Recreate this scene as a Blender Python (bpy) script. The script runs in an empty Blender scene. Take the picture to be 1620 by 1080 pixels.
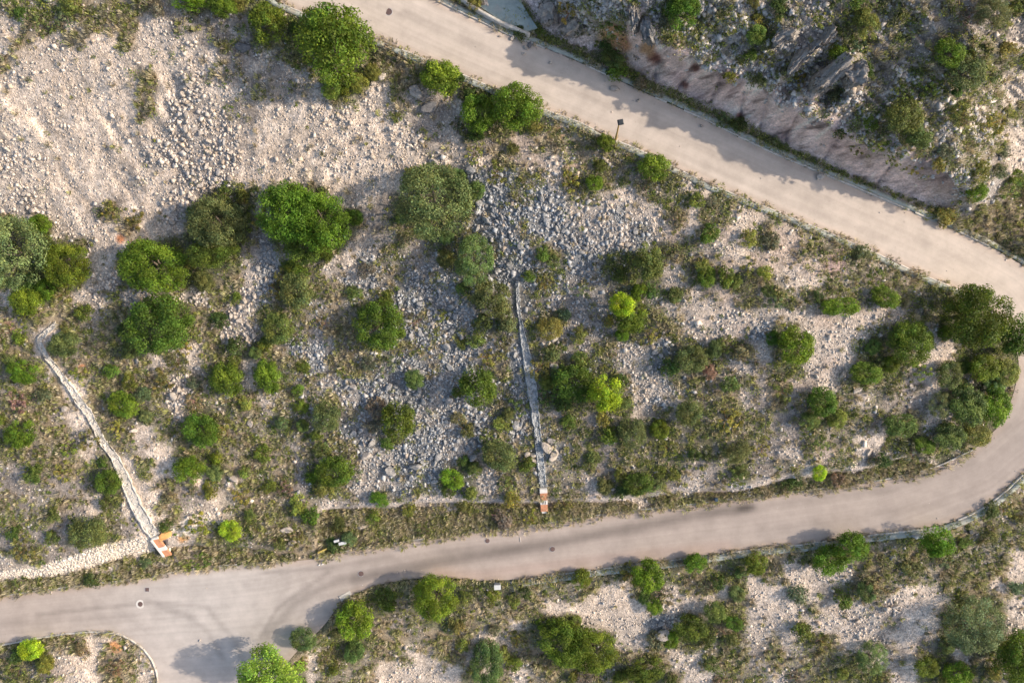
import bpy, math, random
import numpy as np
from mathutils import Vector

SC = bpy.context.scene
COL = SC.collection
R = math.radians
# ------------------------------------------------------------------ camera, sky, sun, exposure
CAM_Z = 94.0
K = 0.75 / 810.0                      # metres per photo pixel per metre of distance (24 mm lens, 36 mm sensor)
cam_d = bpy.data.cameras.new('camera'); cam_d.lens = 24; cam_d.sensor_width = 36
cam_d.clip_start = 1; cam_d.clip_end = 2000
cam = bpy.data.objects.new('camera', cam_d); COL.objects.link(cam)
cam.location = (0, 0, CAM_Z); SC.camera = cam
SUN_EL, SUN_AZ = 30.0, 4.0            # sun low on the right of the picture
w = bpy.data.worlds.new('World'); SC.world = w; w.use_nodes = True
nt = w.node_tree
sky = nt.nodes.new('ShaderNodeTexSky'); sky.sky_type = 'NISHITA'; sky.sun_disc = False
sky.sun_elevation = R(SUN_EL); sky.sun_rotation = R(90 - SUN_AZ)
sky.air_density = 1.0; sky.dust_density = 2.5; sky.ozone_density = 1.0
bg = nt.nodes['Background']; bg.inputs['Strength'].default_value = 0.15
nt.links.new(sky.outputs[0], bg.inputs[0])
sd = bpy.data.lights.new('sun', 'SUN'); sd.energy = 3.3; sd.angle = R(0.8); sd.color = (1.0, 0.875, 0.73)
sun = bpy.data.objects.new('sun', sd); COL.objects.link(sun)
sdir = Vector((math.cos(R(SUN_EL)) * math.cos(R(SUN_AZ)), math.cos(R(SUN_EL)) * math.sin(R(SUN_AZ)), math.sin(R(SUN_EL))))
sun.rotation_euler = sdir.to_track_quat('Z', 'Y').to_euler(); sun.location = (60, 0, 120)
SC.view_settings.view_transform = 'Standard'; SC.view_settings.look = 'None'
SC.view_settings.exposure = 0.76; SC.view_settings.gamma = 1.0
SC.cycles.max_bounces = 5; SC.cycles.diffuse_bounces = 3; SC.cycles.transmission_bounces = 3
SC.cycles.transparent_max_bounces = 4; SC.cycles.glossy_bounces = 1

rng = np.random.default_rng(7)
random.seed(7)

# ------------------------------------------------------------------ numpy helpers
_tabs = {}
def vnoise(x, y, seed=0):
    if seed not in _tabs: _tabs[seed] = np.random.default_rng(1000 + seed).random((256, 256))
    T = _tabs[seed]
    xf = np.floor(x); yf = np.floor(y); u = x - xf; v = y - yf
    u = u * u * (3 - 2 * u); v = v * v * (3 - 2 * v)
    a = xf.astype(int) & 255; b = yf.astype(int) & 255; a1 = (a + 1) & 255; b1 = (b + 1) & 255
    return (T[a, b] * (1 - u) + T[a1, b] * u) * (1 - v) + (T[a, b1] * (1 - u) + T[a1, b1] * u) * v
def fbm(x, y, seed=0, o=4):
    s = 0.; a = 1.; t = 0.
    for i in range(o):
        s = s + a * vnoise(x * 2 ** i, y * 2 ** i, seed + i); t += a; a *= .55
    return s / t - .5
def sstep(x, a, b):
    t = np.clip((x - a) / (b - a), 0, 1); return t * t * (3 - 2 * t)
def seg_dist(px, py, pts):
    d = np.full(np.shape(px), 1e9)
    for (x0, y0), (x1, y1) in zip(pts[:-1], pts[1:]):
        dx, dy = x1 - x0, y1 - y0; L = dx * dx + dy * dy + 1e-9
        t = np.clip(((px - x0) * dx + (py - y0) * dy) / L, 0, 1)
        d = np.minimum(d, (px - x0 - t * dx) ** 2 + (py - y0 - t * dy) ** 2)
    return np.sqrt(d)
def in_poly(px, py, pts):
    c = np.zeros(np.shape(px), bool); n = len(pts)
    for i in range(n):
        x0, y0 = pts[i]; x1, y1 = pts[(i + 1) % n]
        if y0 == y1: continue
        m = (y0 > py) != (y1 > py)
        c ^= m & (px < (x1 - x0) * (py - y0) / (y1 - y0) + x0)
    return c
def resample(pts, step):
    P = np.array(pts, float); d = np.r_[0, np.cumsum(np.hypot(*np.diff(P, axis=0).T))]
    n = max(2, int(d[-1] / step) + 1); t = np.linspace(0, d[-1], n)
    return np.c_[np.interp(t, d, P[:, 0]), np.interp(t, d, P[:, 1])]
def smooth(P, it=2):
    P = np.array(P, float)
    for _ in range(it):
        Q = P.copy(); Q[1:-1] = .25 * P[:-2] + .5 * P[1:-1] + .25 * P[2:]; P = Q
    return P

# ------------------------------------------------------------------ plan of the place (traced as plan lines, photo pixels)
INNER = [(200,-170),(330,-75),(400,-25),(440,2),(480,20),(540,40),(602,63),(675,94),(725,114),(780,138),(847,167),(917,192),(970,219),(1010,235),
 (1060,260),(1122,290),(1215,328),(1302,363),(1390,401),(1440,425),(1490,446),(1545,470),(1585,500),(1606,540),(1613,580),(1604,622),(1583,672),
 (1540,712),(1490,736),(1452,748),(1390,761),(1302,773),(1210,783),(1097,798),(985,810),(935,817),(872,827),(810,837),(755,840),(690,850),(630,859),
 (555,870),(500,884),(450,888),(400,892),(330,897),(275,905),(237,914),(150,924),(60,935),(0,943),(-120,955),(-400,985)]
OUTER_A = [(300,-245),(430,-150),(520,-100),(600,-55),(660,-20),(695,4),(745,28),(810,58),(847,71),(930,105),(1020,147),(1110,187),(1215,239),
 (1297,273),(1340,291),(1415,323),(1477,350),(1527,372),(1577,396),(1622,422),(1675,470),(1705,540),(1708,620),(1690,680),(1655,722),(1618,750),
 (1590,777),(1560,800),(1530,816),(1490,830),(1470,835),(1340,850),(1265,861),(1210,866),(1122,877),(1060,886),(997,893),(910,904),(825,916),
 (760,918),(700,912),(640,916),(592,926),(555,942),(533,958),(522,978),(500,1002),(474,1025),(452,1050),(440,1085),(436,1200),(430,1400)]
OUTER_B = [(236,1400),(244,1200),(247,1080),(246,1062),(237,1042),(226,1028),(208,1014),(187,1004),(150,1000),(100,1004),(62,1010),(0,1022),(-120,1040),(-400,1075)]
ROAD_POLY = INNER + OUTER_B[::-1] + OUTER_A[::-1]
CENTRE = [(-400,1030,-3),(-120,1000,-.6),(0,980,0),(200,960,.5),(340,950,.85),(430,940,1.1),(520,915,1.5),(700,882,2.3),(950,855,3.4),(1200,825,4.7),(1400,797,5.8),
 (1550,745,6.8),(1640,670,7.7),(1660,570,8.6),(1600,465,9.6),(1480,398,10.7),(1300,318,12.1),(1050,203,13.8),(850,117,15.2),(700,52,16.3),(560,-15,17.3),(400,-80,18.4),(250,-200,19.6)]
BRANCH = [(380,1000,.8),(350,1060,.1),(342,1120,-.7),(338,1250,-3),(335,1400,-5.5)]
_c = []
for L in (CENTRE, BRANCH):
    P = np.array(L, float); dd = np.r_[0, np.cumsum(np.hypot(np.diff(P[:, 0]), np.diff(P[:, 1])))]
    t = np.arange(0, dd[-1], 15)
    _c.append(np.c_[np.interp(t, dd, P[:, 0]), np.interp(t, dd, P[:, 1]), np.interp(t, dd, P[:, 2])])
ROADPTS = np.vstack(_c)
def z_road(px, py):
    px = np.asarray(px, float); py = np.asarray(py, float)
    num = np.zeros(px.shape); den = np.zeros(px.shape)
    for x, y, z in ROADPTS:
        wgt = 1.0 / ((px - x) ** 2 + (py - y) ** 2 + 1800.) ** 2.6
        num += wgt * z; den += wgt
    return num / den
# slopes: control points of the terrain beside the road
CTRL = [(0,30,17.8),(130,35,18),(260,40,18),(380,45,17.9),(0,-150,21),(-300,0,19),(-300,400,8),(0,180,13.5),(200,180,13.6),(380,190,13.8),(550,180,14.4),
 (0,330,8.6),(200,330,9.2),(380,340,9.6),(0,450,6.3),(200,450,6.9),(400,450,7.6),(550,330,10.8),(680,250,12.8),(800,230,13.6),(680,400,8.9),(560,500,7.0),
 (820,330,12.2),(820,450,9.4),(830,600,6.8),(830,720,5.0),(830,790,4.3),(600,640,5.0),(600,740,3.9),(600,800,3.2),(400,600,4.9),(420,730,3.6),(400,820,2.7),
 (150,600,4.4),(150,750,3.3),(60,870,2.6),(150,855,2.8),(230,840,3.0),(0,700,3.3),(-300,700,2),(960,330,12.4),(950,450,10.0),(1000,620,7.6),(1000,740,5.8),
 (1150,380,12.6),(1150,500,10.6),(1150,650,8.2),(1150,765,6.0),(1300,430,12.1),(1300,560,10.4),(1300,680,8.2),(1300,745,6.9),(1440,500,10.8),(1440,620,9.0),(1430,705,7.3),
 (1520,600,9.2),(600,1000,-.4),(640,1080,-2.6),(800,960,1.0),(800,1080,-3.2),(1000,1000,.4),(1000,1080,-2.4),(1200,930,3.2),(1200,1080,-1.4),(1400,940,4.4),(1400,1080,-.2),
 (1560,880,5.3),(1600,1000,3.2),(1620,1090,1.4),(1800,900,4),(1850,600,7),(1800,1200,-3),(900,1500,-14),(1500,1500,-11),(500,1500,-12),(100,1060,.9),(60,1120,.4),(0,1300,-4),(-300,1300,-7),
 (1700,330,12.5),(1900,300,13),(2200,600,8),(2400,1200,-6),(-700,1500,-12),(-700,-400,24),(2400,-400,24),(2400,1900,-20),(-700,1900,-22),(900,1900,-24)]
def _tps_fit():
    rp = np.vstack([ROADPTS[::4]])
    rows = np.vstack([np.array(CTRL, float), rp])
    X = rows[:, :2] / 1000.; n = len(X)
    r2 = ((X[:, None] - X[None]) ** 2).sum(-1)
    A = np.where(r2 > 0, .5 * r2 * np.log(r2 + 1e-20), 0) + np.eye(n) * 2e-4
    Pm = np.c_[np.ones(n), X]
    M = np.block([[A, Pm], [Pm.T, np.zeros((3, 3))]])
    return X, np.linalg.solve(M, np.r_[rows[:, 2], 0, 0, 0])
TX, TW = _tps_fit()
def tps(px, py):
    x = px / 1000.; y = py / 1000.; n = len(TX)
    s = TW[n] + TW[n + 1] * x + TW[n + 2] * y
    for (a, b), wt in zip(TX, TW[:n]):
        r2 = (x - a) ** 2 + (y - b) ** 2 + 1e-20
        s = s + wt * .5 * r2 * np.log(r2)
    return s
# rock cut above the upper road
FOOT = [(795,-90),(812,-40),(826,0),(842,32),(868,58),(915,76),(960,88),(990,108),(1012,122),(1035,136),(1072,148),(1122,173),(1172,192),(1215,217),(1275,247),(1322,271),
 (1360,287),(1427,312),(1485,331),(1535,350),(1565,347),(1590,332),(1620,325),(1660,330),(1740,345),(1850,370),(2600,520)]
CLIFF_POLY = FOOT + [(2600,-1000),(600,-1000)]
# low cut bank above the lower road and the stone-faced bank on its left
BANK = [(505,812),(525,806),(580,804),(625,803),(645,797),(700,795),(800,797),(850,797),(880,794),(960,795),(1025,787),(1075,780),(1130,779),(1170,779),(1205,770),
 (1222,764),(1262,758),(1315,747),(1365,746),(1405,731),(1445,722)]
VERGE_R = BANK + [(1480,738),(1452,748),(1390,761),(1302,773),(1210,783),(1097,798),(985,810),(935,817),(872,827),(810,837),(755,840),(690,850),(630,859),(555,870),(500,884)]
VERGE_L = [(-300,938),(0,917),(80,911),(150,895),(200,881),(255,869),(300,862),(380,868),(480,884),(400,892),(330,897),(275,905),(237,914),(150,924),(60,935),(0,943),(-300,974)]
GRID_X = np.r_[np.arange(-900, -170, 30.), np.arange(-170, 1790, 3.4), np.arange(1800, 2520, 30.)]
GRID_Y = np.r_[np.arange(-900, -170, 30.), np.arange(-170, 1250, 3.4), np.arange(1260, 1960, 30.)]

# ------------------------------------------------------------------ ground cover map: one letter per 27 px cell (2.2 m) of plan
BLOCKS = [[
"vvvvbbvvbddVVvV","obbvobbb.oddddd",".b.ob..b.oooddd","b..o......ooodd","oo....o.b.oOddd","....oo..b.oOood","...o....b.OOodd","o..o.....oOOOo.","oo..o...oOOOOO.","Ooo.....oOOOOOo"],[
"VVo============","VVVVVV=========","VVVVVVVb=======","odVVVVVbbbVV===","ddoVVVVbbbVVb==","dddoVVoobddpVV=",".o.ooooovddoVVV",".o.o.oo.oddoVVV","..o.o.o.oOdoddb","..o.ooooooOoOob"],[
"rrkkvkvkkVVkvkv","VrrkkvvkkVVvvvv","=VrrrvvkkvvkvkV","==Vvbrbrrkvvkkk","====VVVVrrrrkkk","V====bVVbrrrrkk","VV=====b=VVrrrr","Vv=========VVrr","pbbvb=========V","ppovvvvvo======"],[
"vkkkvvvvkdvddvv","vkkkvvkvvddvdvo","kkkkvvdvddvdvvo","kkkkvvdddvvvvvv","vkkkkvddvvvvvvo","pddddddvvvvvvvo","rpdddvvvvdvvovv","rrrpdvvvvvkvvvo","=rrrvvvkvvkvvvo","==rrrvrkddvvvdo"],[
"ooo.....o.OOOO.","oOoo.....oOOVVV","OOOoo.b..oOVVVV","VVVooo.b..oVVVV","VVVVVoo.vVVVVVd","VVVVVooVVVVVVVo","VVVVVoOVVVVVVbo","oVVboOvOOvOObvO","vVbbvovbVVVbvOO","bvo.vvbVVVVvbOO"],[
"..o...oo.VVVggg","oVVV.oodVVVVVgg","oVVVVVddVVVVVgg","dVVVVVddbVVVvgg","gvVVVdovvdVVvvg","gvVvoogvvddVVVg","gvvvbggbvgdgVVg","gvvvbvvvgggoVVv","vbvvbbvVvvggoVV","vbvdbvVVggvgvVV"],[
"vvobvbvvvvov===","vggbvo.ovvvovv=","gggooogoob.vvo.","vgggoOOgop.vpov","gvbgOOOgVvvdoov","gvVggVVVVobvp.p","gvVdddVVVovVvVb","vvodddVVoVodpbv","vvvdddVVboo.ooo","vvodddVVbbooopg"],[
"====rrrrrkvkvkV","v====rrrrkkvkkb","vv=====rrrkkbbb","pvv======rkbbbb","ppvv========bbb","pppbvv=========","vo.vvvvvbV=====","vvvvvvvvvvVV=V=","ooopo.oovvVVVVV","VVoooovVVoVVVVV"],[
"bb.vvbVVVVoobvV","vVv.vbvbv.vOvvo","vbvb.vbbbvOvVvo","bvvb.bvVvvOvvvb","vbbd.vbvVvObVvb","VvbbdvVb.vvVVbb","Vbvbv.vv..VVVvb","ddvbbVV.v..vVbb","dddddVV..bd.vob","bdvbd.Vo.bdd.vb"],[
"vbggdbVVbbbggov","Vvbgbbbvggbggvb","VvvbogggggoodVV","obvvboggggogdVV","vVVvbbdVVooggdV","vVVvbgdVVggogvv","bvdbvbgogggoobV","vbdVVvoggggvVob","vVdVVvoogvvVVob","bvvvodoVvo..vdd"],[
"gvVvdboogVVVvvo","gvbVVvoogVvVvod","gvVVVVboovvbvvd","gvVVVVVogovvbod","gvdvdvvodvVvVvv","gbvvvvVvVVvVvvv","vbgvvdvvVvvVvVd","VvvvvdvVvVddvVd","dbvvoVVVVdoddgo","dbvbpooovvvvv=="],[
"VVooovVVVo.VVVV","VVopovVVv.pVvVV","bppovvvvp.pvVVv","bdvVvovddovvVvb","ddvVvvddVo.vVVV","ddvvvo.VVvvVVVV","dovpvoovVvVvvV=","vvovvovVvovvv==","ovVvpp.vVvbb===","bbb============"],[
"vvvdvvvd..boovV","dvddVVVd.oobvVv","vvvddVd..o..bVb","o.....oobbbbbvb","bvvvbvVVVb=====","===============","===============","=VVbb..v=======","bVVo..bbo======","vvvpo.bbov====V"],[
"vbvVvbvVbvbvbvb","bbbbbVb========","vbb============","==========V====","=========VVVVVV","=====VVVvVVVbvv","====VVVbdvVVbvb","==VVVVVbbvbbb.o","VVbobVvbv.obd.d","VVVovvb.ooo.V.b"],[
"bbb============","===============","===============","v=vVvbVVvVbvVVv","vvvvb..bVobb.V.","bb...o..voo.Vbo",".VVVo.oogOVVbVo","bVVVVVooVVVvVbo","vbVVVVbbboovbvd","ovbVbvVVVboovvv"],[
"=========VVvvvv","===VVVvVVVvbvvv","bbVVVVbvbvvvvv.","boooobbvvvbvvb.",".o.dVVbo.ovvb.v",".ov.oodO...VVVo","oooooOod..VVVVo","vovb.oO..dVVVVV","bdvbVVod.VVobVV","ovvvVVVo.VVVVvV"]]
ROWS = []
for br in range(4):
    for r in range(10):
        ROWS.append(''.join(BLOCKS[br * 4 + bc][r][:15].ljust(15, 'v') for bc in range(4)))
CM = np.array([list(r) for r in ROWS])            # 40 x 60
for _ in range(30):
    m = CM == '='
    if not m.any(): break
    N = CM.copy()
    for dy, dx in ((0, 1), (0, -1), (1, 0), (-1, 0)):
        S = np.roll(np.roll(CM, dy, 0), dx, 1)
        ok = m & (S != '=') & (N == '='); N[ok] = S[ok]
    CM = N
#        soil colour            stony rocks/m2 size  rockgrey clumps/m2 green tan  shrub
TYPES = {'.': ((.575,.470,.375), .8, 5.5, .125, 0., .06, .3, .7, .0),
         'o': ((.470,.395,.325), 1., 6.5, .19, .08, .12, .5, .5, .02),
         'O': ((.300,.260,.225), 1., 8., .29, .15, .03, .5, .5, .0),
         'g': ((.19,.195,.195), 1., 9.0, .24, 1.0, .35, .6, .4, .1),
         'd': ((.270,.230,.195), .7, 2.4, .15, .5, 1.1, .4, .6, .12),
         'p': ((.420,.335,.270), .7, 2.6, .14, .2, .7, .4, .6, .05),
         'v': ((.245,.210,.160), .6, 1.8, .19, .55, 4.3, .72, .28, 1.),
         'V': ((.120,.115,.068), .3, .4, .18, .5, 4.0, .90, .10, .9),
         'b': ((.270,.215,.145), .4, .5, .18, .3, 5.0, .3, .7, .25),
         'r': ((.540,.430,.385), .4, .25, .2, .3, .04, .5, .5, .02),
         'k': ((.300,.265,.235), .9, 2.8, .28, .5, 1.2, .6, .4, .3)}
PAR = np.zeros((40, 60, 11))
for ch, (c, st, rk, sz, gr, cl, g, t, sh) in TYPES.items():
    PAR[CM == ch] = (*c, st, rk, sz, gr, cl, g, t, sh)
_jx, _jy = np.meshgrid(np.arange(60) * 27 + 13.5, np.arange(40) * 27 + 13.5)
for cx_, cy_, rx_, ry_, am in ((640,620,180,190,1.), (860,400,150,130,.9), (690,480,120,80,.8), (1010,560,120,70,.6), (770,690,90,100,.7)):
    w_ = am * np.clip(1.3 - np.hypot((_jx - cx_) / rx_, (_jy - cy_) / ry_) , 0, .75)[..., None]
    PAR[..., :3] = PAR[..., :3] * (1 - w_ * .7) + np.array([.155, .155, .15]) * w_ * .7
    PAR[..., 4:5] += 4.0 * w_; PAR[..., 6:7] = PAR[..., 6:7] * (1 - w_) + 1.0 * w_; PAR[..., 5:6] = PAR[..., 5:6] * (1 - w_) + .24 * w_; PAR[..., 7:8] *= 1 - .35 * w_
def par(px, py, warp=1.0):
    px = np.asarray(px, float); py = np.asarray(py, float)
    x = px + warp * 34 * fbm(px / 34, py / 34, 40, 3); y = py + warp * 34 * fbm(px / 34 + 50, py / 34, 44, 3)
    x = np.abs(x); x = 1620 - np.abs(1620 - x); x = np.abs(x); y = np.abs(y); y = np.abs(1080 - np.abs(1080 - y))
    gx = np.clip(x / 27 - .5, 0, 58.999); gy = np.clip(y / 27 - .5, 0, 38.999)
    i = np.floor(gx).astype(int); j = np.floor(gy).astype(int)
    u = sstep(gx - i, .2, .8)[..., None]; v = sstep(gy - j, .2, .8)[..., None]
    return (PAR[j, i] * (1 - u) + PAR[j, i + 1] * u) * (1 - v) + (PAR[j + 1, i] * (1 - u) + PAR[j + 1, i + 1] * u) * v

# ------------------------------------------------------------------ terrain heights
def gully(px, py, seed):
    wx = px + 16 * fbm(px / 30, py / 30, 150, 2); wv = sstep(px, 360, 480); pt = np.clip(.55 + 1.6 * fbm(px / 70, py / 70, 155, 2), 0, 1.2)
    return pt * (fbm((.82 * wx - .57 * py) / 15, (.57 * wx + .82 * py) / 52, seed, 3) * (1 - wv) + fbm((wx + .12 * py) / 15, py / 46, seed, 3) * wv)
def heights(px, py):
    z = tps(px, py); zr = z_road(px, py)
    ins = in_poly(px, py, CLIFF_POLY); d = seg_dist(px, py, FOOT)
    lump = 4.5 * fbm(px / 40, py / 40, 60, 3)
    ua = .91 * px + .41 * py                       # along the rock face
    ub = -.41 * px + .91 * py
    rib = fbm((ua + .45 * ub + 8 * fbm(px / 30, py / 30, 220, 2)) / 6, ub / 40, 63, 3)
    dd = d + lump
    h = 6.1 * (1 - .7 * sstep(px, 1500, 1640) * (1 - sstep(d, 80, 320))) * (.48 + .52 * sstep(px, 860, 1010)) * sstep(dd, -2, 66) + .030 * np.maximum(d - 40, 0) + .6 * rib * sstep(dd, 2, 16) * (1 - sstep(dd, 80, 170))
    h += (1.2 * fbm(px / 90, py / 90, 66, 3) * sstep(d, 70, 200) + .8 * np.abs(fbm((ua + .9 * ub) / 40, (ub - .9 * ua) / 120, 69, 3)) + .9 * fbm((px + py) / 50, (px - py) / 11, 276, 3) * sstep(d, 60, 110)) * sstep(d, 40, 110)
    rid = lambda L_, w_: np.exp(-(seg_dist(px, py, L_) / w_) ** 2)
    h += 1.7 * rid([(1352,95),(1345,140)], 14) + 1.1 * rid([(1290,152),(1338,92)], 9) + .9 * rid([(1232,122),(1292,78)], 7) - 1.5 * rid([(1245,140),(1300,100)], 16) - 1.2 * rid([(1300,158),(1330,140)], 12) + .9 * rid([(1212,70),(1262,40)], 10)
    h += .8 * np.abs(fbm((ua + .8 * ub) / 26, (ub - .8 * ua) / 70, 160, 3)) * rid([(1180,60),(1390,130)], 90)
    for cr_ in ([(1098,100),(1071,146)], [(1178,146),(1168,190)], [(1140,122),(1122,172)], [(1216,150),(1200,208)], [(1262,180),(1240,226)], [(1330,212),(1300,258)], [(1040,92),(1036,130)], [(1410,262),(1385,294)]):
        h -= .75 * np.exp(-(seg_dist(px + 5 * fbm(px / 9, py / 9, 240, 2), py, cr_) / 3.2) ** 2) * sstep(d, 3, 14)
    zc = zr + .1 + h
    z = np.where(ins, zc, z)
    # strip between the upper road and the foot of the rock
    ditch = (~ins) & (d < 60) & (py < 520) & (px > 620)
    z = np.where(ditch, zr + (z - zr) * sstep(d, 25, 60), z)
    zv = zr + .12 + .25 * fbm(px / 14, py / 14, 71, 2)
    db = seg_dist(px, py, BANK); z = np.where(db < 60, np.maximum(z, zv + 1.25 * (1 - sstep(db, 15, 60))), z)
    for poly in (VERGE_R, VERGE_L):
        iv = in_poly(px, py, poly); dv = seg_dist(px, py, poly)
        wid = np.where(px < 262, 21., 5.)
        z = np.where(iv, zv, np.where((dv < wid) & (py < 930), zv + (z - zv) * sstep(dv, 0, wid), z))
    P = par(px, py)
    det = .10 + .16 * P[..., 3]
    dt = det * fbm(px / 9, py / 9, 77, 3) + .55 * fbm(px / 48, py / 48, 80, 3) + .75 * gully(px, py, 74) * np.where((py < 430) & (px < 800), 1.1, .25)
    dt = dt + np.where((py < 340) & (px > 400) & (px < 760), .55, 0.) * np.abs(fbm(px / 22, py / 26, 140, 3))
    ir = in_poly(px, py, ROAD_POLY); dr = seg_dist(px, py, INNER); dr = np.minimum(dr, seg_dist(px, py, OUTER_A)); dr = np.minimum(dr, seg_dist(px, py, OUTER_B))
    fade = np.where(ir, 0, sstep(dr, 2, 22))
    z = z + dt * fade
    rb = np.where(ir, 1., 1 - sstep(dr, 5, 30))
    z = z * (1 - rb) + (zr - np.where(ir, .12, .02)) * rb
    return z
GX, GY = np.meshgrid(GRID_X, GRID_Y)
GZ = heights(GX, GY)
def zf(px, py):
    px = np.asarray(px, float); py = np.asarray(py, float)
    i = np.clip(np.searchsorted(GRID_X, px) - 1, 0, len(GRID_X) - 2); j = np.clip(np.searchsorted(GRID_Y, py) - 1, 0, len(GRID_Y) - 2)
    u = (px - GRID_X[i]) / (GRID_X[i + 1] - GRID_X[i]); v = (py - GRID_Y[j]) / (GRID_Y[j + 1] - GRID_Y[j])
    return (GZ[j, i] * (1 - u) + GZ[j, i + 1] * u) * (1 - v) + (GZ[j + 1, i] * (1 - u) + GZ[j + 1, i + 1] * u) * v
def world(px, py, z):
    s = K * (CAM_Z - np.asarray(z, float))
    return np.stack([(np.asarray(px, float) - 810) * s, (540 - np.asarray(py, float)) * s, np.asarray(z, float) + 0 * s], -1)
def ground(px, py, dz=0.):
    return world(px, py, zf(px, py) + 0.) + np.array([0, 0, dz])
def base_of(px, py, h):
    """ground point (plan pixel, z) of a thing whose middle, h metres up, is seen at px, py"""
    gx, gy = px, py
    for _ in range(4):
        z = float(zf(gx, gy)); f = 1 - h / (CAM_Z - z)
        gx, gy = 810 + (px - 810) * f, 540 + (py - 540) * f
    return gx, gy, float(zf(gx, gy))

# ------------------------------------------------------------------ mesh / tagging helpers
def mk_mesh(name, V, F, mat=None, attrs=None, smooth_shade=False):
    V = np.asarray(V, np.float32); F = np.asarray(F, np.int32)
    me = bpy.data.meshes.new(name); k = F.shape[1]
    me.vertices.add(len(V)); me.vertices.foreach_set('co', V.ravel())
    me.loops.add(F.size); me.loops.foreach_set('vertex_index', F.ravel())
    me.polygons.add(len(F)); me.polygons.foreach_set('loop_start', np.arange(0, F.size, k, dtype=np.int32))
    for an, (tp, arr) in (attrs or {}).items():
        a = me.attributes.new(an, tp, 'POINT')
        arr = np.asarray(arr, np.float32)
        if tp == 'FLOAT_COLOR':
            if arr.shape[1] == 3: arr = np.c_[arr, np.ones(len(arr), np.float32)]
            a.data.foreach_set('color', arr.ravel().astype(np.float32))
        else: a.data.foreach_set('value', arr.ravel())
    me.update(calc_edges=True)
    if smooth_shade: me.polygons.foreach_set('use_smooth', np.ones(len(F), bool))
    if mat: me.materials.append(mat)
    return me
def link(name, me, parent=None, loc=None, rot=None, scale=None):
    o = bpy.data.objects.new(name, me); COL.objects.link(o)
    if parent: o.parent = parent
    if loc is not None: o.location = [float(v) for v in loc]
    if rot is not None: o.rotation_euler = rot
    if scale is not None: o.scale = scale
    return o
def empty(name, loc, rz=0.):
    o = bpy.data.objects.new(name, None); COL.objects.link(o); o.empty_display_size = .3
    o.location = [float(v) for v in loc]; o.rotation_euler = (0, 0, rz); return o
def tag(o, label=None, cat=None, group=None, kind=None):
    for k_, v_ in (('label', label), ('category', cat), ('group', group), ('kind', kind)):
        if v_: o[k_] = v_
    return o
class MB:
    def __init__(s): s.v = []; s.f = []
    def box(s, c, size, rz=0., rx=0.):
        n = len(s.v); cx, cy, cz = c; a, b, h = [q / 2 for q in size]
        for dz in (-h, h):
            for dx, dy in ((-a, -b), (a, -b), (a, b), (-a, b)):
                y2, z2 = dy * math.cos(rx) - dz * math.sin(rx), dy * math.sin(rx) + dz * math.cos(rx)
                s.v.append((cx + dx * math.cos(rz) - y2 * math.sin(rz), cy + dx * math.sin(rz) + y2 * math.cos(rz), cz + z2))
        s.f += [tuple(n + i for i in q) for q in ((3,2,1,0),(4,5,6,7),(0,1,5,4),(1,2,6,5),(2,3,7,6),(3,0,4,7))]
        return s
    def tube(s, p0, p1, r0, r1, n=10):
        p0 = Vector(p0); p1 = Vector(p1); ax = (p1 - p0).normalized()
        a = ax.orthogonal().normalized(); b = ax.cross(a); k = len(s.v)
        for p, r in ((p0, r0), (p1, r1)):
            for i in range(n):
                t = 2 * math.pi * i / n; s.v.append(tuple(p + r * (math.cos(t) * a + math.sin(t) * b)))
        for i in range(n):
            j = (i + 1) % n; s.f.append((k + i, k + j, k + n + j, k + n + i))
        s.f.append(tuple(k + n + i for i in range(n))); s.f.append(tuple(k + n - 1 - i for i in range(n)))
        return s
    def build(s, name, mat, parent=None, bevel=0.):
        me = bpy.data.meshes.new(name); me.from_pydata(s.v, [], s.f); me.update()
        me.materials.append(mat)
        o = link(name, me, parent)
        if bevel:
            m = o.modifiers.new('bevel', 'BEVEL'); m.width = bevel; m.segments = 2
        return o

# ------------------------------------------------------------------ materials
def N(nt, t, **kw):
    n = nt.nodes.new('ShaderNode' + t)
    for k_, v_ in kw.items(): setattr(n, k_, v_)
    return n
def new_mat(name, rough=.85):
    m = bpy.data.materials.new(name); m.use_nodes = True
    b = m.node_tree.nodes['Principled BSDF']; b.inputs['Roughness'].default_value = rough
    b.inputs['Specular IOR Level'].default_value = .25
    return m, m.node_tree, b
def noise(nt, co, scale, detail=4, rough=.6):
    n = N(nt, 'TexNoise'); n.inputs['Scale'].default_value = scale; n.inputs['Detail'].default_value = detail
    n.inputs['Roughness'].default_value = rough; nt.links.new(co, n.inputs['Vector']); return n
def maprange(nt, src, a, b, c, d):
    n = N(nt, 'MapRange'); n.inputs[1].default_value = a; n.inputs[2].default_value = b
    n.inputs[3].default_value = c; n.inputs[4].default_value = d; nt.links.new(src, n.inputs[0]); return n.outputs[0]
def math_(nt, op, a, b):
    n = N(nt, 'Math', operation=op)
    for i, q in enumerate((a, b)):
        if isinstance(q, (int, float)): n.inputs[i].default_value = q
        else: nt.links.new(q, n.inputs[i])
    return n.outputs[0]
def scale_col(nt, col, fac):
    n = N(nt, 'VectorMath', operation='SCALE')
    nt.links.new(col, n.inputs[0]); nt.links.new(fac, n.inputs['Scale']); return n.outputs[0]
def mixc(nt, fac, a, b, blend='MIX'):
    n = N(nt, 'Mix', data_type='RGBA', blend_type=blend)
    if isinstance(fac, float): n.inputs[0].default_value = fac
    else: nt.links.new(fac, n.inputs[0])
    for i, q in ((6, a), (7, b)):
        if isinstance(q, tuple): n.inputs[i].default_value = (*q, 1)
        else: nt.links.new(q, n.inputs[i])
    return n.outputs[2]
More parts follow.
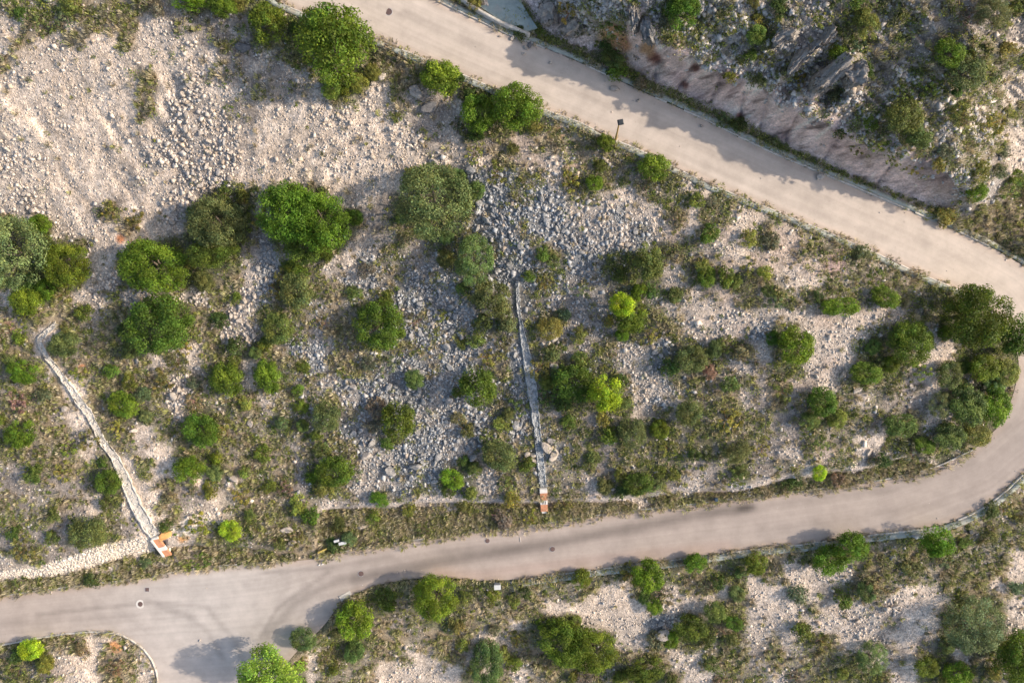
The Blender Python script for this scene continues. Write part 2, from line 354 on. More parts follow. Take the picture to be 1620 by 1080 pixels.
def bump(nt, b, h, strength, dist):
    n = N(nt, 'Bump'); n.inputs['Strength'].default_value = strength; n.inputs['Distance'].default_value = dist
    nt.links.new(h, n.inputs['Height']); nt.links.new(n.outputs[0], b.inputs['Normal'])

def ground_material():
    m, nt, b = new_mat('stony_ground', .95)
    co = N(nt, 'TexCoord').outputs['Object']
    soil = N(nt, 'Attribute', attribute_name='soil').outputs['Color']
    st = N(nt, 'Attribute', attribute_name='stony').outputs['Fac']
    v = N(nt, 'TexVoronoi'); v.inputs['Scale'].default_value = 3.4; nt.links.new(co, v.inputs['Vector'])
    v2 = N(nt, 'TexVoronoi'); v2.inputs['Scale'].default_value = 7.; nt.links.new(co, v2.inputs['Vector'])
    sep = N(nt, 'SeparateColor'); nt.links.new(v.outputs['Color'], sep.inputs[0])
    cell = maprange(nt, sep.outputs[0], 0, 1, .74, 1.26)
    sep2 = N(nt, 'SeparateColor'); nt.links.new(v2.outputs['Color'], sep2.inputs[0])
    cell2 = maprange(nt, sep2.outputs[1], 0, 1, .78, 1.22)
    cm = math_(nt, 'MULTIPLY', cell, cell2)
    big = maprange(nt, noise(nt, co, .35, 6, .65).outputs[0], .25, .75, .70, 1.28)
    fine = maprange(nt, noise(nt, co, 4.5, 6, .75).outputs[0], .25, .75, .52, 1.42)
    f = math_(nt, 'MULTIPLY', math_(nt, 'MULTIPLY', big, fine), cm)
    c = scale_col(nt, soil, f)
    rk = N(nt, 'Attribute', attribute_name='rock').outputs['Fac']
    def dot(v_):
        n = N(nt, 'VectorMath', operation='DOT_PRODUCT'); nt.links.new(co, n.inputs[0]); n.inputs[1].default_value = v_; return n.outputs['Value']
    cb = N(nt, 'CombineXYZ'); nt.links.new(dot((1.25, -2.1, -.8)), cb.inputs[0]); nt.links.new(dot((.50, .30, .45)), cb.inputs[1])
    stri = noise(nt, cb.outputs[0], 1.0, 7, .68); crk = noise(nt, cb.outputs[0], .38, 3, .5)
    sm = math_(nt, 'MULTIPLY', maprange(nt, stri.outputs[0], .3, .7, .58, 1.3), maprange(nt, crk.outputs[0], .34, .46, .36, 1.06))
    f = math_(nt, 'ADD', math_(nt, 'MULTIPLY', f, math_(nt, 'SUBTRACT', 1., rk)), math_(nt, 'MULTIPLY', math_(nt, 'MULTIPLY', sm, fine), rk))
    c = scale_col(nt, soil, f)
    tint = noise(nt, co, .9, 4, .6)
    c2 = mixc(nt, maprange(nt, tint.outputs[0], .52, .75, 0, .32), c, (.34, .235, .15))
    nt.links.new(c2, b.inputs['Base Color'])
    inv = maprange(nt, v.outputs['Distance'], 0, .35, 1, 0)
    inv2 = maprange(nt, v2.outputs['Distance'], 0, .2, .5, 0)
    hh = math_(nt, 'ADD', math_(nt, 'MULTIPLY', math_(nt, 'ADD', inv, inv2), st), noise(nt, co, 2.5, 7, .7).outputs[0])
    hh = math_(nt, 'ADD', hh, math_(nt, 'MULTIPLY', math_(nt, 'MULTIPLY', stri.outputs[0], 3.2), rk))
    bump(nt, b, hh, .8, .16)
    return m
def road_material():
    m, nt, b = new_mat('dusty_road', .9)
    co = N(nt, 'TexCoord').outputs['Object']; uv = N(nt, 'Attribute', attribute_name='lane').outputs['Color']
    base = N(nt, 'Attribute', attribute_name='tone').outputs['Color']
    streak = noise(nt, uv, 1.0, 6, .55)
    f1 = maprange(nt, streak.outputs[0], .3, .7, .93, 1.06)
    f2 = maprange(nt, noise(nt, co, .45, 7, .65).outputs[0], .3, .7, .86, 1.12)
    f3 = maprange(nt, noise(nt, co, 14, 4, .7).outputs[0], .25, .75, .93, 1.07)
    c = scale_col(nt, base, math_(nt, 'MULTIPLY', math_(nt, 'MULTIPLY', f1, f2), f3))
    sp = N(nt, 'TexVoronoi'); sp.inputs['Scale'].default_value = .9; nt.links.new(co, sp.inputs['Vector'])
    spot = maprange(nt, sp.outputs['Distance'], .03, .09, .35, 0)
    nt.links.new(mixc(nt, spot, c, (.24, .2, .17)), b.inputs['Base Color'])
    bump(nt, b, noise(nt, co, 25, 4, .7).outputs[0], .25, .02)
    return m
def attr_material(name, attr, rough=.9, scale=3., lo=.75, hi=1.25, bscale=8., bdist=.05):
    m, nt, b = new_mat(name, rough)
    co = N(nt, 'TexCoord').outputs['Object']; c = N(nt, 'Attribute', attribute_name=attr).outputs['Color']
    nt.links.new(scale_col(nt, c, maprange(nt, noise(nt, co, scale, 5).outputs[0], .25, .75, lo, hi)), b.inputs['Base Color'])
    bump(nt, b, noise(nt, co, bscale, 5).outputs[0], .6, bdist)
    return m
def plain(name, col, rough=.8, var=.25, scale=4., metal=0., bd=.02, stain=None):
    m, nt, b = new_mat(name, rough); co = N(nt, 'TexCoord').outputs['Object']; b.inputs['Metallic'].default_value = metal
    n1 = noise(nt, co, scale, 6, .65)
    d = tuple(q * (1 - var) for q in col); e = tuple(min(1, q * (1 + var)) for q in col)
    c = mixc(nt, maprange(nt, n1.outputs[0], .3, .7, 0, 1), d, e)
    if stain:
        n2 = noise(nt, co, scale * .35, 5, .6); c = mixc(nt, maprange(nt, n2.outputs[0], .52, .68, 0, .75), c, stain)
    nt.links.new(c, b.inputs['Base Color'])
    bump(nt, b, noise(nt, co, scale * 4, 4).outputs[0], .5, bd)
    return m
def rock_object_material():
    m, nt, b = new_mat('loose_rock', .92)
    co = N(nt, 'NewGeometry').outputs['Position']; c = N(nt, 'ObjectInfo').outputs['Color']
    f = maprange(nt, noise(nt, co, 2.6, 8, .75).outputs[0], .25, .75, .50, 1.42)
    c1 = scale_col(nt, c, f)
    nt.links.new(mixc(nt, maprange(nt, noise(nt, co, 1.1, 3).outputs[0], .55, .72, 0, .4), c1, (.36, .26, .17)), b.inputs['Base Color'])
    bump(nt, b, noise(nt, co, 4, 8, .75).outputs[0], 1.0, .2)
    return m
def leaf_material(name, use_obj=True):
    m, nt, b = new_mat(name, .62)
    var = N(nt, 'Attribute', attribute_name='leaf').outputs['Color']
    if use_obj:
        oc = N(nt, 'ObjectInfo').outputs['Color']
        c = mixc(nt, 1.0, oc, var, 'MULTIPLY')
    else: c = var
    nt.links.new(c, b.inputs['Base Color'])
    tr = N(nt, 'BsdfTranslucent'); nt.links.new(scale_col(nt, c, math_(nt, 'ADD', 1.5, 0.)), tr.inputs['Color'])
    mx = N(nt, 'MixShader'); mx.inputs[0].default_value = .32
    nt.links.new(b.outputs[0], mx.inputs[1]); nt.links.new(tr.outputs[0], mx.inputs[2])
    nt.links.new(mx.outputs[0], nt.nodes['Material Output'].inputs['Surface'])
    return m
M_GROUND = ground_material(); M_ROAD = road_material()
M_RUBBLE = attr_material('rubble_stone', 'tint', .92, 5., .8, 1.2, 9., .06)
M_ROCK = rock_object_material()
M_LEAF = leaf_material('leaves'); M_CLUMP = leaf_material('clump_leaves', False)
M_BARK = plain('bark', (.16, .125, .095), .95, .35, 6., bd=.04)
M_KERB = plain('kerb_concrete', (.50, .46, .40), .9, .22, 2.5, stain=(.27, .24, .20))
M_PAVE = plain('pavement_concrete', (.33, .345, .30), .9, .22, 1.6, stain=(.36, .30, .23))
M_APRON = plain('green_grey_concrete', (.27, .32, .30), .85, .18, 1.2, stain=(.36, .34, .30))
M_CHAN = attr_material('channel_stone', 'tint', .92, 3., .75, 1.22, 6., .08)
M_BRICK = plain('brick_red_tile', (.50, .23, .125), .85, .18, 5.)
M_WHITE = plain('white_render', (.62, .58, .52), .8, .10, 3., stain=(.5, .44, .38))
M_ORANGE = plain('orange_soil', (.60, .30, .11), .95, .2, 2.)
M_CAB = plain('cabinet_white', (.52, .52, .50), .5, .06, 3.)
M_CABG = plain('cabinet_grey', (.36, .37, .38), .5, .08, 3.)
M_IRON = plain('cast_iron', (.13, .085, .075), .7, .3, 12., bd=.01)
M_DARK = plain('dark_metal', (.035, .04, .045), .5, .2, 6.)
M_POLE = plain('rusty_yellow_paint', (.42, .27, .10), .7, .25, 3., stain=(.25, .12, .06))
M_YELL = plain('yellow_paint', (.62, .45, .12), .6, .2, 3.)
M_BLUE = plain('dark_blue_paint', (.035, .06, .09), .6, .2, 4.)

# ------------------------------------------------------------------ terrain sheet
P = par(GX, GY)
soil = P[..., :3].copy(); stony = P[..., 3].copy()
ins = in_poly(GX, GY, CLIFF_POLY); dcl = seg_dist(GX, GY, FOOT)
ua = .91 * GX + .41 * GY; ub = -.41 * GX + .91 * GY
strip = fbm((ua + .45 * ub + 8 * fbm(GX / 30, GY / 30, 220, 2)) / 5.5, ub / 45, 90, 3)
face = np.where(ins & (GX > 990) & (GX < 1560), sstep(dcl, 0, 10) * (1 - sstep(dcl + 60 * fbm(GX / 60, GY / 60, 93, 3), 62, 104)), 0) * (1 - sstep(GX + 60 * fbm(GX / 40, GY / 40, 94, 3), 1450, 1555)) * np.clip(.75 + 1.4 * fbm(GX / 28, GY / 28, 96, 3), .25, 1)
fc = np.array([.70, .52, .45]) * (1 + .75 * strip[..., None]) * (1 + .5 * fbm(GX / 35, GY / 35, 222, 3))[..., None]; fc = fc + np.clip(-.02 - fbm(ua / 38, ub / 60, 224, 3), 0, .2)[..., None] * np.array([-1.6, -1.25, -1.0])
soil = soil * (1 - face[..., None]) + np.clip(fc, .16, .76) * face[..., None]; stony = stony * (1 - .6 * face)
for (x, y, r, c) in ((968,62,26,(.42,.24,.12)),(985,72,18,(.36,.19,.10)),(1034,92,14,(.20,.09,.07)),(1024,76,16,(.36,.22,.12)),(1100,108,9,(.20,.10,.08)),(1083,134,8,(.22,.11,.09)),(1170,184,8,(.25,.12,.10)),
   (190,378,9,(.42,.17,.08)),(182,1022,14,(.55,.27,.12)),(290,848,12,(.5,.26,.10)),(879,212,14,(.5,.3,.18)),(25,962,8,(.5,.3,.2)),(10,520,18,(.46,.28,.19)),(130,582,7,(.55,.24,.12)),(905,262,14,(.46,.33,.25)),(1325,415,26,(.36,.26,.23)),(985,142,14,(.3,.25,.22))):
    wgt = np.clip(1 - np.hypot(GX - x, GY - y) / r + .5 * fbm(GX / 9, GY / 9, 95, 2), 0, 1)[..., None]
    wgt = np.minimum(1, wgt * 2); soil = soil * (1 - wgt) + np.array(c) * wgt
BANKP = [(-30,906),(0,903),(60,896),(110,880),(160,860),(232,848),(256,868),(200,882),(150,896),(80,912),(0,918),(-30,920)]
for BP in (BANKP, [(266,838),(300,818),(332,812),(336,838),(290,850)]):
    m_ = in_poly(GX + 6 * fbm(GX / 12, GY / 12, 170, 2), GY, BP); soil[m_] = (.66, .57, .46)
rim = np.exp(-(seg_dist(GX, GY, [(x, y - 5) for x, y in BANK]) / 5) ** 2)[..., None] * np.clip(.6 + 1.5 * fbm(GX / 30, GY / 30, 171, 2), 0, 1)[..., None]
soil = soil * (1 - .8 * rim) + np.array([.55, .46, .40]) * .8 * rim
hillm = ins & (dcl > 55)
soil *= np.where(hillm, 1 + 1.1 * np.clip(fbm((GX + GY) / 44, (GX - GY) / 11, 274, 4), -.35, .25), 1.)[..., None]
soil *= (1 + .40 * fbm(GX / 20, GY / 20, 97, 4))[..., None]
soil *= (1 + np.where((GY < 430) & (GX < 800), 1.15, 0.) * gully(GX, GY, 100))[..., None]
W = world(GX, GY, GZ); ny, nx = GX.shape
idx = np.arange(nx * ny).reshape(ny, nx)
F = np.stack([idx[1:, :-1], idx[1:, 1:], idx[:-1, 1:], idx[:-1, :-1]], -1).reshape(-1, 4)
tag(link('hillside_ground', mk_mesh('hillside_ground', W.reshape(-1, 3), F, M_GROUND,
    {'soil': ('FLOAT_COLOR', np.clip(soil, .02, .8).reshape(-1, 3)), 'stony': ('FLOAT', stony.ravel()), 'rock': ('FLOAT', face.ravel())}, True)), kind='structure')

# ------------------------------------------------------------------ road, kerbs, pavements
def densify(P, step=6): return smooth(resample(P, step), 3)
inner = densify(INNER); outa = densify(OUTER_A); outb = densify(OUTER_B)
def road_grid():
    step = 4.; xs = np.arange(-420, 1740, step); ys = np.arange(-260, 1400, step)
    return xs, ys
poly = np.vstack([inner, outb[::-1], outa[::-1]])
def build_road():
    import bmesh
    bm = bmesh.new()
    vs = [bm.verts.new((float(x), float(-y), 0)) for x, y in poly]
    bm.faces.new(vs); bm.normal_update(); bmesh.ops.triangulate(bm, faces=bm.faces[:], ngon_method='EAR_CLIP')
    # cut along a plan grid so that the sheet follows the fall of the road
    def cut(a, b, st, ax):
        for q in np.arange(a, b, st):
            co = (q, 0, 0) if ax == 0 else (0, q, 0); no = (1, 0, 0) if ax == 0 else (0, 1, 0)
            bmesh.ops.bisect_plane(bm, geom=bm.verts[:] + bm.edges[:] + bm.faces[:], plane_co=co, plane_no=no, dist=1e-4)
    cut(-400, 1740, 14, 0); cut(-1400, 260, 14, 1)
    bmesh.ops.triangulate(bm, faces=bm.faces[:])
    bmesh.ops.subdivide_edges(bm, edges=bm.edges[:], cuts=2, use_grid_fill=True); bmesh.ops.triangulate(bm, faces=bm.faces[:])
    V = np.array([v.co[:] for v in bm.verts]); Fc = np.array([[v.index for v in f.verts] for f in bm.faces]) if not bm.verts.index_update() else None
    bm.free(); return V, Fc
V, Fc = build_road()
px, py = V[:, 0], -V[:, 1]
zr = z_road(px, py); Wd = world(px, py, zr)
a, b_, c_ = Wd[Fc[:, 0]], Wd[Fc[:, 1]], Wd[Fc[:, 2]]
flip = np.cross(b_ - a, c_ - a)[:, 2] < 0
Fc[flip] = Fc[flip][:, ::-1]
cl = np.vstack([ROADPTS[:, :2]])
# along/across coordinates from the centre line
CL = densify([(x, y) for x, y, z in CENTRE], 8); cd = np.r_[0, np.cumsum(np.hypot(*np.diff(CL, axis=0).T))]
bestd = np.full(len(px), 1e9); al = np.zeros(len(px)); ac = np.zeros(len(px))
for i in range(len(CL) - 1):
    dx, dy = CL[i + 1] - CL[i]; L = math.hypot(dx, dy); t = np.clip(((px - CL[i, 0]) * dx + (py - CL[i, 1]) * dy) / L, 0, L)
    ex = px - CL[i, 0] - t * dx / L; ey = py - CL[i, 1] - t * dy / L; d = np.hypot(ex, ey); m = d < bestd
    bestd[m] = d[m]; al[m] = (cd[i] + t)[m]; ac[m] = np.where(ex * dy - ey * dx > 0, d, -d)[m]
lane = np.c_[al / 900, ac / 7, 0 * al]
# upper leg is dusty cream, lower leg greyer
up = sstep(-py + .25 * px, -330, -60)
tone = np.array([.385, .318, .268])[None] * (1 - up[:, None]) + np.array([.470, .400, .335])[None] * up[:, None]
jn = np.exp(-((px - 330) ** 2 + (py - 950) ** 2) / 170 ** 2)[:, None]; tone = tone * (1 - jn) + np.array([.465, .415, .37]) * jn
edge = np.minimum(seg_dist(px, py, OUTER_A), seg_dist(px, py, INNER)); ed = (1 - sstep(edge, 2, 14))[:, None] * .45
tone = tone * (1 - ed) + np.array([.40, .30, .23]) * ed
for pts, wd, k_ in (([(560,915),(700,888),(800,872),(860,862),(960,842),(1100,815),(1180,803)], 10, .58), ([(250,958),(300,975),(330,1000),(352,1040)], 6, .80), ([(410,1075),(425,1000),(470,950),(540,915)], 8, .72),
    ([(395,1075),(405,1020),(440,960),(520,905)], 4, .76), ([(60,972),(150,962),(240,952),(330,960)], 4, .78), ([(1120,812),(1240,796),(1400,776),(1540,735)], 7, .86), ([(1200,838),(1340,822),(1480,798),(1570,755)], 6, .90), ([(420,905),(520,898),(620,880)], 4, .80), ([(330,965),(370,1010),(395,1070)], 5, .82), ([(0,985),(120,978),(210,975)], 6, .88), ([(690,875),(760,868),(830,866)], 10, .86),
    ([(640,20),(800,95),(1000,180),(1200,270),(1400,355),(1540,420)], 6, .88), ([(600,8),(780,92),(940,160),(1120,242),(1300,325)], 4, .90), ([(640,55),(800,125),(1000,215),(1180,290),(1400,380)], 6, .88), ([(1172,804),(1190,802)], 6, .5)):
    g = np.exp(-(seg_dist(px, py, pts) / wd) ** 2)[:, None]; tone = tone * (1 - (1 - k_) * g)
g = np.exp(-(seg_dist(px, py, [(690,905),(760,908),(860,895),(1000,878),(1150,862)]) / 9) ** 2)[:, None] * .5; tone = tone * (1 - g) + np.array([.40, .29, .235]) * g
tag(link('road', mk_mesh('road', Wd, Fc, M_ROAD, {'tone': ('FLOAT_COLOR', tone), 'lane': ('FLOAT_COLOR', lane)}, True)), kind='structure')

def strip_solid(name, pts, off, width, dz, mat, step=5, jit=.0, thick=.35, gaps=None):
    """a kerb or pavement strip beside a plan line; off and width in photo pixels, positive to the left of travel (away from the road)"""
    P = densify(pts, step); n = len(P)
    T = np.gradient(P, axis=0); T /= np.hypot(T[:, 0], T[:, 1])[:, None]; Nn = np.c_[T[:, 1], -T[:, 0]]
    a_ = P + Nn * off; b2 = P + Nn * (off + width)
    a_ = a_ + rng.normal(0, jit, a_.shape); b2 = b2 + rng.normal(0, jit, b2.shape)
    za = z_road(P[:, 0], P[:, 1]) + dz; zb = za
    Vt = np.concatenate([world(a_[:, 0], a_[:, 1], za), world(b2[:, 0], b2[:, 1], zb)])
    Vb = Vt - np.array([0, 0, thick]); VV = np.vstack([Vt, Vb]); F = []
    for i in range(n - 1):
        if gaps and gaps(i, n): continue
        a0, a1, b0, b1 = i, i + 1, n + i, n + i + 1; q = 2 * n
        F += [(a0, b0, b1, a1), (a0 + q, a1 + q, b1 + q, b0 + q), (a0, a1, a1 + q, a0 + q), (b1, b0, b0 + q, b1 + q)]
    o = link(name, mk_mesh(name, VV, F, mat)); return tag(o, kind='structure')
def part_of(pts, x0, x1, ylo=-1e9, yhi=1e9): return [p for p in pts if x0 <= p[0] <= x1 and ylo <= p[1] <= yhi]
k_in_up = [p for p in INNER[:22]]; k_in_lo = INNER[27:43]; k_in_ll = INNER[43:]
k_out_up = OUTER_A[:26]; k_out_lo = OUTER_A[25:39]
gap = lambda i, n: (vnoise(np.array([i * .23]), np.array([n * .7]), 5)[0] > .72)
S = -1   # inner lines run with the verge on their right side in the picture
strip_solid('kerb', k_in_up, 0, -2.4, .13, M_KERB, jit=.15, gaps=gap)
strip_solid('kerb', k_in_lo, 0, -2.0, .13, M_KERB, jit=.15, gaps=gap)
strip_solid('kerb', k_in_ll, 0, -2.0, .10, M_KERB, jit=.2, gaps=gap)
strip_solid('kerb', k_out_up, 0, 2.4, .13, M_KERB, jit=.15, gaps=gap)
strip_solid('kerb', k_out_lo, 0, 2.2, .13, M_KERB, jit=.15, gaps=gap)
strip_solid('kerb', OUTER_B[:12], 0, -2.4, .12, M_KERB, jit=.2)
strip_solid('pavement', k_in_up, -2.2, -7.5, .115, M_PAVE, jit=.4)
strip_solid('pavement', k_out_up, 2.4, 8., .115, M_PAVE, jit=.4)
strip_solid('pavement', k_out_lo, 2.2, 9., .115, M_PAVE, jit=.4)

AP = [(712,-40),(735,-6),(792,33),(832,50),(850,44),(838,26),(826,6),(815,-40)]
def flat_poly(name, pts, dz, mat, thick=.3):
    P = np.array(pts, float); z = float(z_road(P[:, 0], P[:, 1]).mean()); zz = z_road(P[:, 0], P[:, 1]) * 1. + dz
    Vt = world(P[:, 0], P[:, 1], zz); n = len(P); me = bpy.data.meshes.new(name)
    VV = np.vstack([Vt, Vt - np.array([0, 0, thick])])
    F = [tuple(range(n))[::-1], tuple(range(n, 2 * n))] + [(i, (i + 1) % n, n + (i + 1) % n, n + i) for i in range(n)]
    me.from_pydata(VV.tolist(), [], F); me.update(); me.materials.append(mat); return link(name, me)
tag(flat_poly('concrete_apron', AP, .5, M_APRON, .8), kind='structure')
LW = resample([(712,-30),(724,-6),(758,16),(790,34),(838,54)], 6)
def low_wall(name, L, wpx, dz0, dz1, mat, zfun):
    T = np.gradient(L, axis=0); T /= np.hypot(T[:, 0], T[:, 1])[:, None]; Nn = np.c_[T[:, 1], -T[:, 0]]
    z = zfun(L[:, 0], L[:, 1]); n = len(L); a_ = L + Nn * wpx / 2; b2 = L - Nn * wpx / 2
    Vt = np.concatenate([world(a_[:, 0], a_[:, 1], z + dz1), world(b2[:, 0], b2[:, 1], z + dz1)]); Vb = Vt.copy(); Vb[:, 2] = np.r_[z, z] + dz0
    F = []
    q = 2 * n
    for i in range(n - 1):
        F += [(i, n + i, n + i + 1, i + 1), (i, i + 1, i + 1 + q, i + q), (n + i + 1, n + i, n + i + q, n + i + 1 + q)]
    F += [(0, q, n + q, n), (n - 1, 2 * n - 1, 2 * n - 1 + q, n - 1 + q)]
    return link(name, mk_mesh(name, np.vstack([Vt, Vb]), F, mat))
tag(low_wall('low_wall', LW, 4.5, -.2, .8, M_KERB, z_road), 'low grey concrete wall edging the green paved corner above the upper road', 'wall')

# ------------------------------------------------------------------ rocks
def ico():
    t = (1 + 5 ** .5) / 2
    v = np.array([(-1,t,0),(1,t,0),(-1,-t,0),(1,-t,0),(0,-1,t),(0,1,t),(0,-1,-t),(0,1,-t),(t,0,-1),(t,0,1),(-t,0,-1),(-t,0,1)], float)
    f = np.array([(0,11,5),(0,5,1),(0,1,7),(0,7,10),(0,10,11),(1,5,9),(5,11,4),(11,10,2),(10,7,6),(7,1,8),(3,9,4),(3,4,2),(3,2,6),(3,6,8),(3,8,9),(4,9,5),(2,4,11),(6,2,10),(8,6,7),(9,8,1)])
    return v / np.linalg.norm(v[0]), f
IV, IF = ico()
CV = np.array([(x, y, z) for z in (-1, 1) for x, y in ((-1, -1), (1, -1), (1, 1), (-1, 1))], float) * .68
CF = np.array([(0,3,2),(0,2,1),(4,5,6),(4,6,7),(0,1,5),(0,5,4),(1,2,6),(1,6,5),(2,3,7),(2,7,6),(3,0,4),(3,4,7)])
def rot_z(t): c, s = np.cos(t), np.sin(t); return c, s
def rubble_mesh(pos, size, col, seed):
    g = np.random.default_rng(seed); n = len(pos)
    Vv = CV[None] * (1 + g.uniform(-.5, .28, (n, 8, 3)))
    Vv = Vv * np.stack([g.uniform(.6, 1.35, n), g.uniform(.6, 1.1, n), g.uniform(.45, .85, n)], -1)[:, None]
    A = g.normal(size=(n, 3, 3)); Q, _ = np.linalg.qr(A)
    tilt = g.random(n) < .55
    c, s = np.cos(g.uniform(0, 6.28, n)), np.sin(g.uniform(0, 6.28, n))
    Rz = np.zeros((n, 3, 3)); ph = g.uniform(0, 6.28, n); Rz[:, 0, 0] = np.cos(ph); Rz[:, 0, 1] = -np.sin(ph); Rz[:, 1, 0] = np.sin(ph); Rz[:, 1, 1] = np.cos(ph); Rz[:, 2, 2] = 1
    M = np.where(tilt[:, None, None], Q, Rz)
    Vv = np.einsum('nij,nkj->nki', M, Vv) * size[:, None, None] + pos[:, None]
    F = (CF[None] + 8 * np.arange(n)[:, None, None]).reshape(-1, 3)
    C = np.repeat(col, 8, 0)
    return Vv.reshape(-1, 3), F, C
M_PX = 0.08
def road_clear(px, py, margin=3):
    d = np.minimum(np.minimum(seg_dist(px, py, INNER), seg_dist(px, py, OUTER_A)), seg_dist(px, py, OUTER_B))
    return (~in_poly(px, py, ROAD_POLY)) & (d > margin)
CH_L = [(89,511),(60,538),(74,565),(96,592),(120,627),(142,657),(161,697),(181,722),(200,762),(215,800),(236,836),(248,850)]
CH_R = [(818,446),(819,470),(821,495),(826,525),(833,560),(840,600),(845,640),(850,680),(854,715),(857,745),(860,772)]
def on_face(px, py): return in_poly(px, py, CLIFF_POLY) & (px > 990) & (px < 1560) & (seg_dist(px, py, FOOT) < 58 + 40 * fbm(px / 40, py / 40, 250, 2)) & (seg_dist(px, py, FOOT) > 4) & (vnoise(px / 7, py / 7, 251) > .22) & (px + 60 * fbm(px / 40, py / 40, 94, 3) < 1500)
def chan_clear(px, py, m=11): return (~on_face(px, py)) & (~in_poly(px, py, BANKP)) & (seg_dist(px, py, CH_L) > m + 2) & (seg_dist(px, py, CH_R) > m - 1)
PALE = np.array([.58, .49, .40]); GREY = np.array([.33, .335, .335]); TAN = np.array([.50, .37, .25])
def rock_cols(g, n, grey):
    m = np.clip(grey + g.normal(0, .22, n), 0, 1)[:, None]
    c = PALE * (1 - m) + GREY * m
    t = (g.random(n) < .07)[:, None] * .6; c = c * (1 - t) + TAN * t
    return np.clip(c * g.uniform(.72, 1.28, (n, 1)), .05, .78)
def scatter(g, n, dens_fn, x0=-40, x1=1660, y0=-40, y1=1120):
    px = g.uniform(x0, x1, n); py = g.uniform(y0, y1, n)
    return px, py
g = np.random.default_rng(11)
NC = 300000
px, py = g.uniform(-150, 1770, NC), g.uniform(-150, 1230, NC)
Pp = par(px, py)
cand_per_m2 = NC / (1920 * 1380 * M_PX ** 2)
patch = np.clip(1 + 1.9 * fbm(px / 26, py / 26, 120, 3), .1, 2.)
crag = in_poly(px, py, CLIFF_POLY) & (px > 830) & (px < 1570); dcr = seg_dist(px, py, FOOT); crag = crag & (dcr > 34 + 40 * fbm(px / 30, py / 30, 270, 2)) & (dcr < 190) & (fbm((px + py) / 40, (px - py) / 16, 272, 3) > .0)
Pp[:, 4] += 5.5 * crag; Pp[:, 5] = np.where(crag, .36, Pp[:, 5]); Pp[:, 6] = np.where(crag, .55, Pp[:, 6])
keep = g.random(NC) < Pp[:, 4] * patch * 1.5 / cand_per_m2
px, py, Pp = px[keep], py[keep], Pp[keep]
ok = road_clear(px, py) & chan_clear(px, py); px, py, Pp = px[ok], py[ok], Pp[ok]
sz = np.clip(Pp[:, 5] * .56 * np.exp(g.normal(0, .50, len(px))), .04, .42)
pos = ground(px, py); pos[:, 2] += sz * .02
Vv, Fv, Cv = rubble_mesh(pos, sz, rock_cols(g, len(px), Pp[:, 6]), 12)
tag(link('rubble', mk_mesh('rubble', Vv, Fv, M_RUBBLE, {'tint': ('FLOAT_COLOR', Cv)})), kind='stuff')

NG = 60000; gx_, gy_ = g.uniform(-40, 1660, NG), g.uniform(-20, 1100, NG)
ed_ = np.minimum(np.minimum(seg_dist(gx_, gy_, INNER), seg_dist(gx_, gy_, OUTER_A)), seg_dist(gx_, gy_, OUTER_B))
deb = np.exp(-(seg_dist(gx_, gy_, [(800,62),(850,82),(960,138),(1040,172),(1120,205)]) / 14) ** 2)
gm = in_poly(gx_, gy_, ROAD_POLY) & (g.random(NG) < .22 * np.exp(-ed_ / 6) + .004 + .22 * deb * np.clip(.4 + 2 * fbm(gx_ / 20, gy_ / 20, 210, 2), 0, 1)); gx_, gy_ = gx_[gm], gy_[gm]
gs = np.clip(.055 * np.exp(g.normal(0, .45, len(gx_))), .03, .16); gp = world(gx_, gy_, z_road(gx_, gy_)); gp[:, 2] += gs * .2
Vv, Fv, Cv = rubble_mesh(gp, gs, rock_cols(g, len(gx_), .25), 13)
tag(link('road_grit', mk_mesh('road_grit', Vv, Fv, M_RUBBLE, {'tint': ('FLOAT_COLOR', Cv)})), kind='stuff')
def boulder_protos(n, seed):
    out = []; g = np.random.default_rng(seed)
    import bmesh
    for i in range(n):
        bm = bmesh.new(); bmesh.ops.create_icosphere(bm, subdivisions=3, radius=1)
        planes = [Vector(g.normal(size=3)).normalized() for _ in range(12)]; ds = g.uniform(.42, .78, 12)
        for v in bm.verts:
            for p_, d_ in zip(planes, ds):
                q = v.co.dot(p_)
                if q > d_: v.co -= p_ * (q - d_)
            v.co *= 1.25; v.co += Vector(g.normal(0, .03, 3))
        V = np.array([v.co[:] for v in bm.verts]); bm.verts.index_update(); F = np.array([[v.index for v in f.verts] for f in bm.faces]); bm.free()
        out.append(mk_mesh('rock', V, F, M_ROCK))
    return out
BOULD = boulder_protos(8, 21)
LANDMARKS = []       # (px, py, short phrase)
COMPASS = ('to the right of', 'below and right of', 'below', 'below and left of', 'to the left of', 'above and left of', 'above', 'above and right of')
used_labels = {}
def where(px, py, k=0):
    d = [((px - x) ** 2 + (py - y) ** 2, x, y, ph) for x, y, ph in LANDMARKS]; d.sort(key=lambda q: q[0]); _, x, y, ph = d[min(k, len(d) - 1)]
    o = int(round(math.atan2(py - y, px - x) / (math.pi / 4))) % 8
    return f'{COMPASS[o]} {ph}'
def unique(cands):
    cands = [c for c in cands if len(c.split()) <= 16] or cands
    for c in cands:
        if c not in used_labels: used_labels[c] = 1; return c
    used_labels[cands[-1]] = used_labels.get(cands[-1], 0) + 1; return cands[-1]

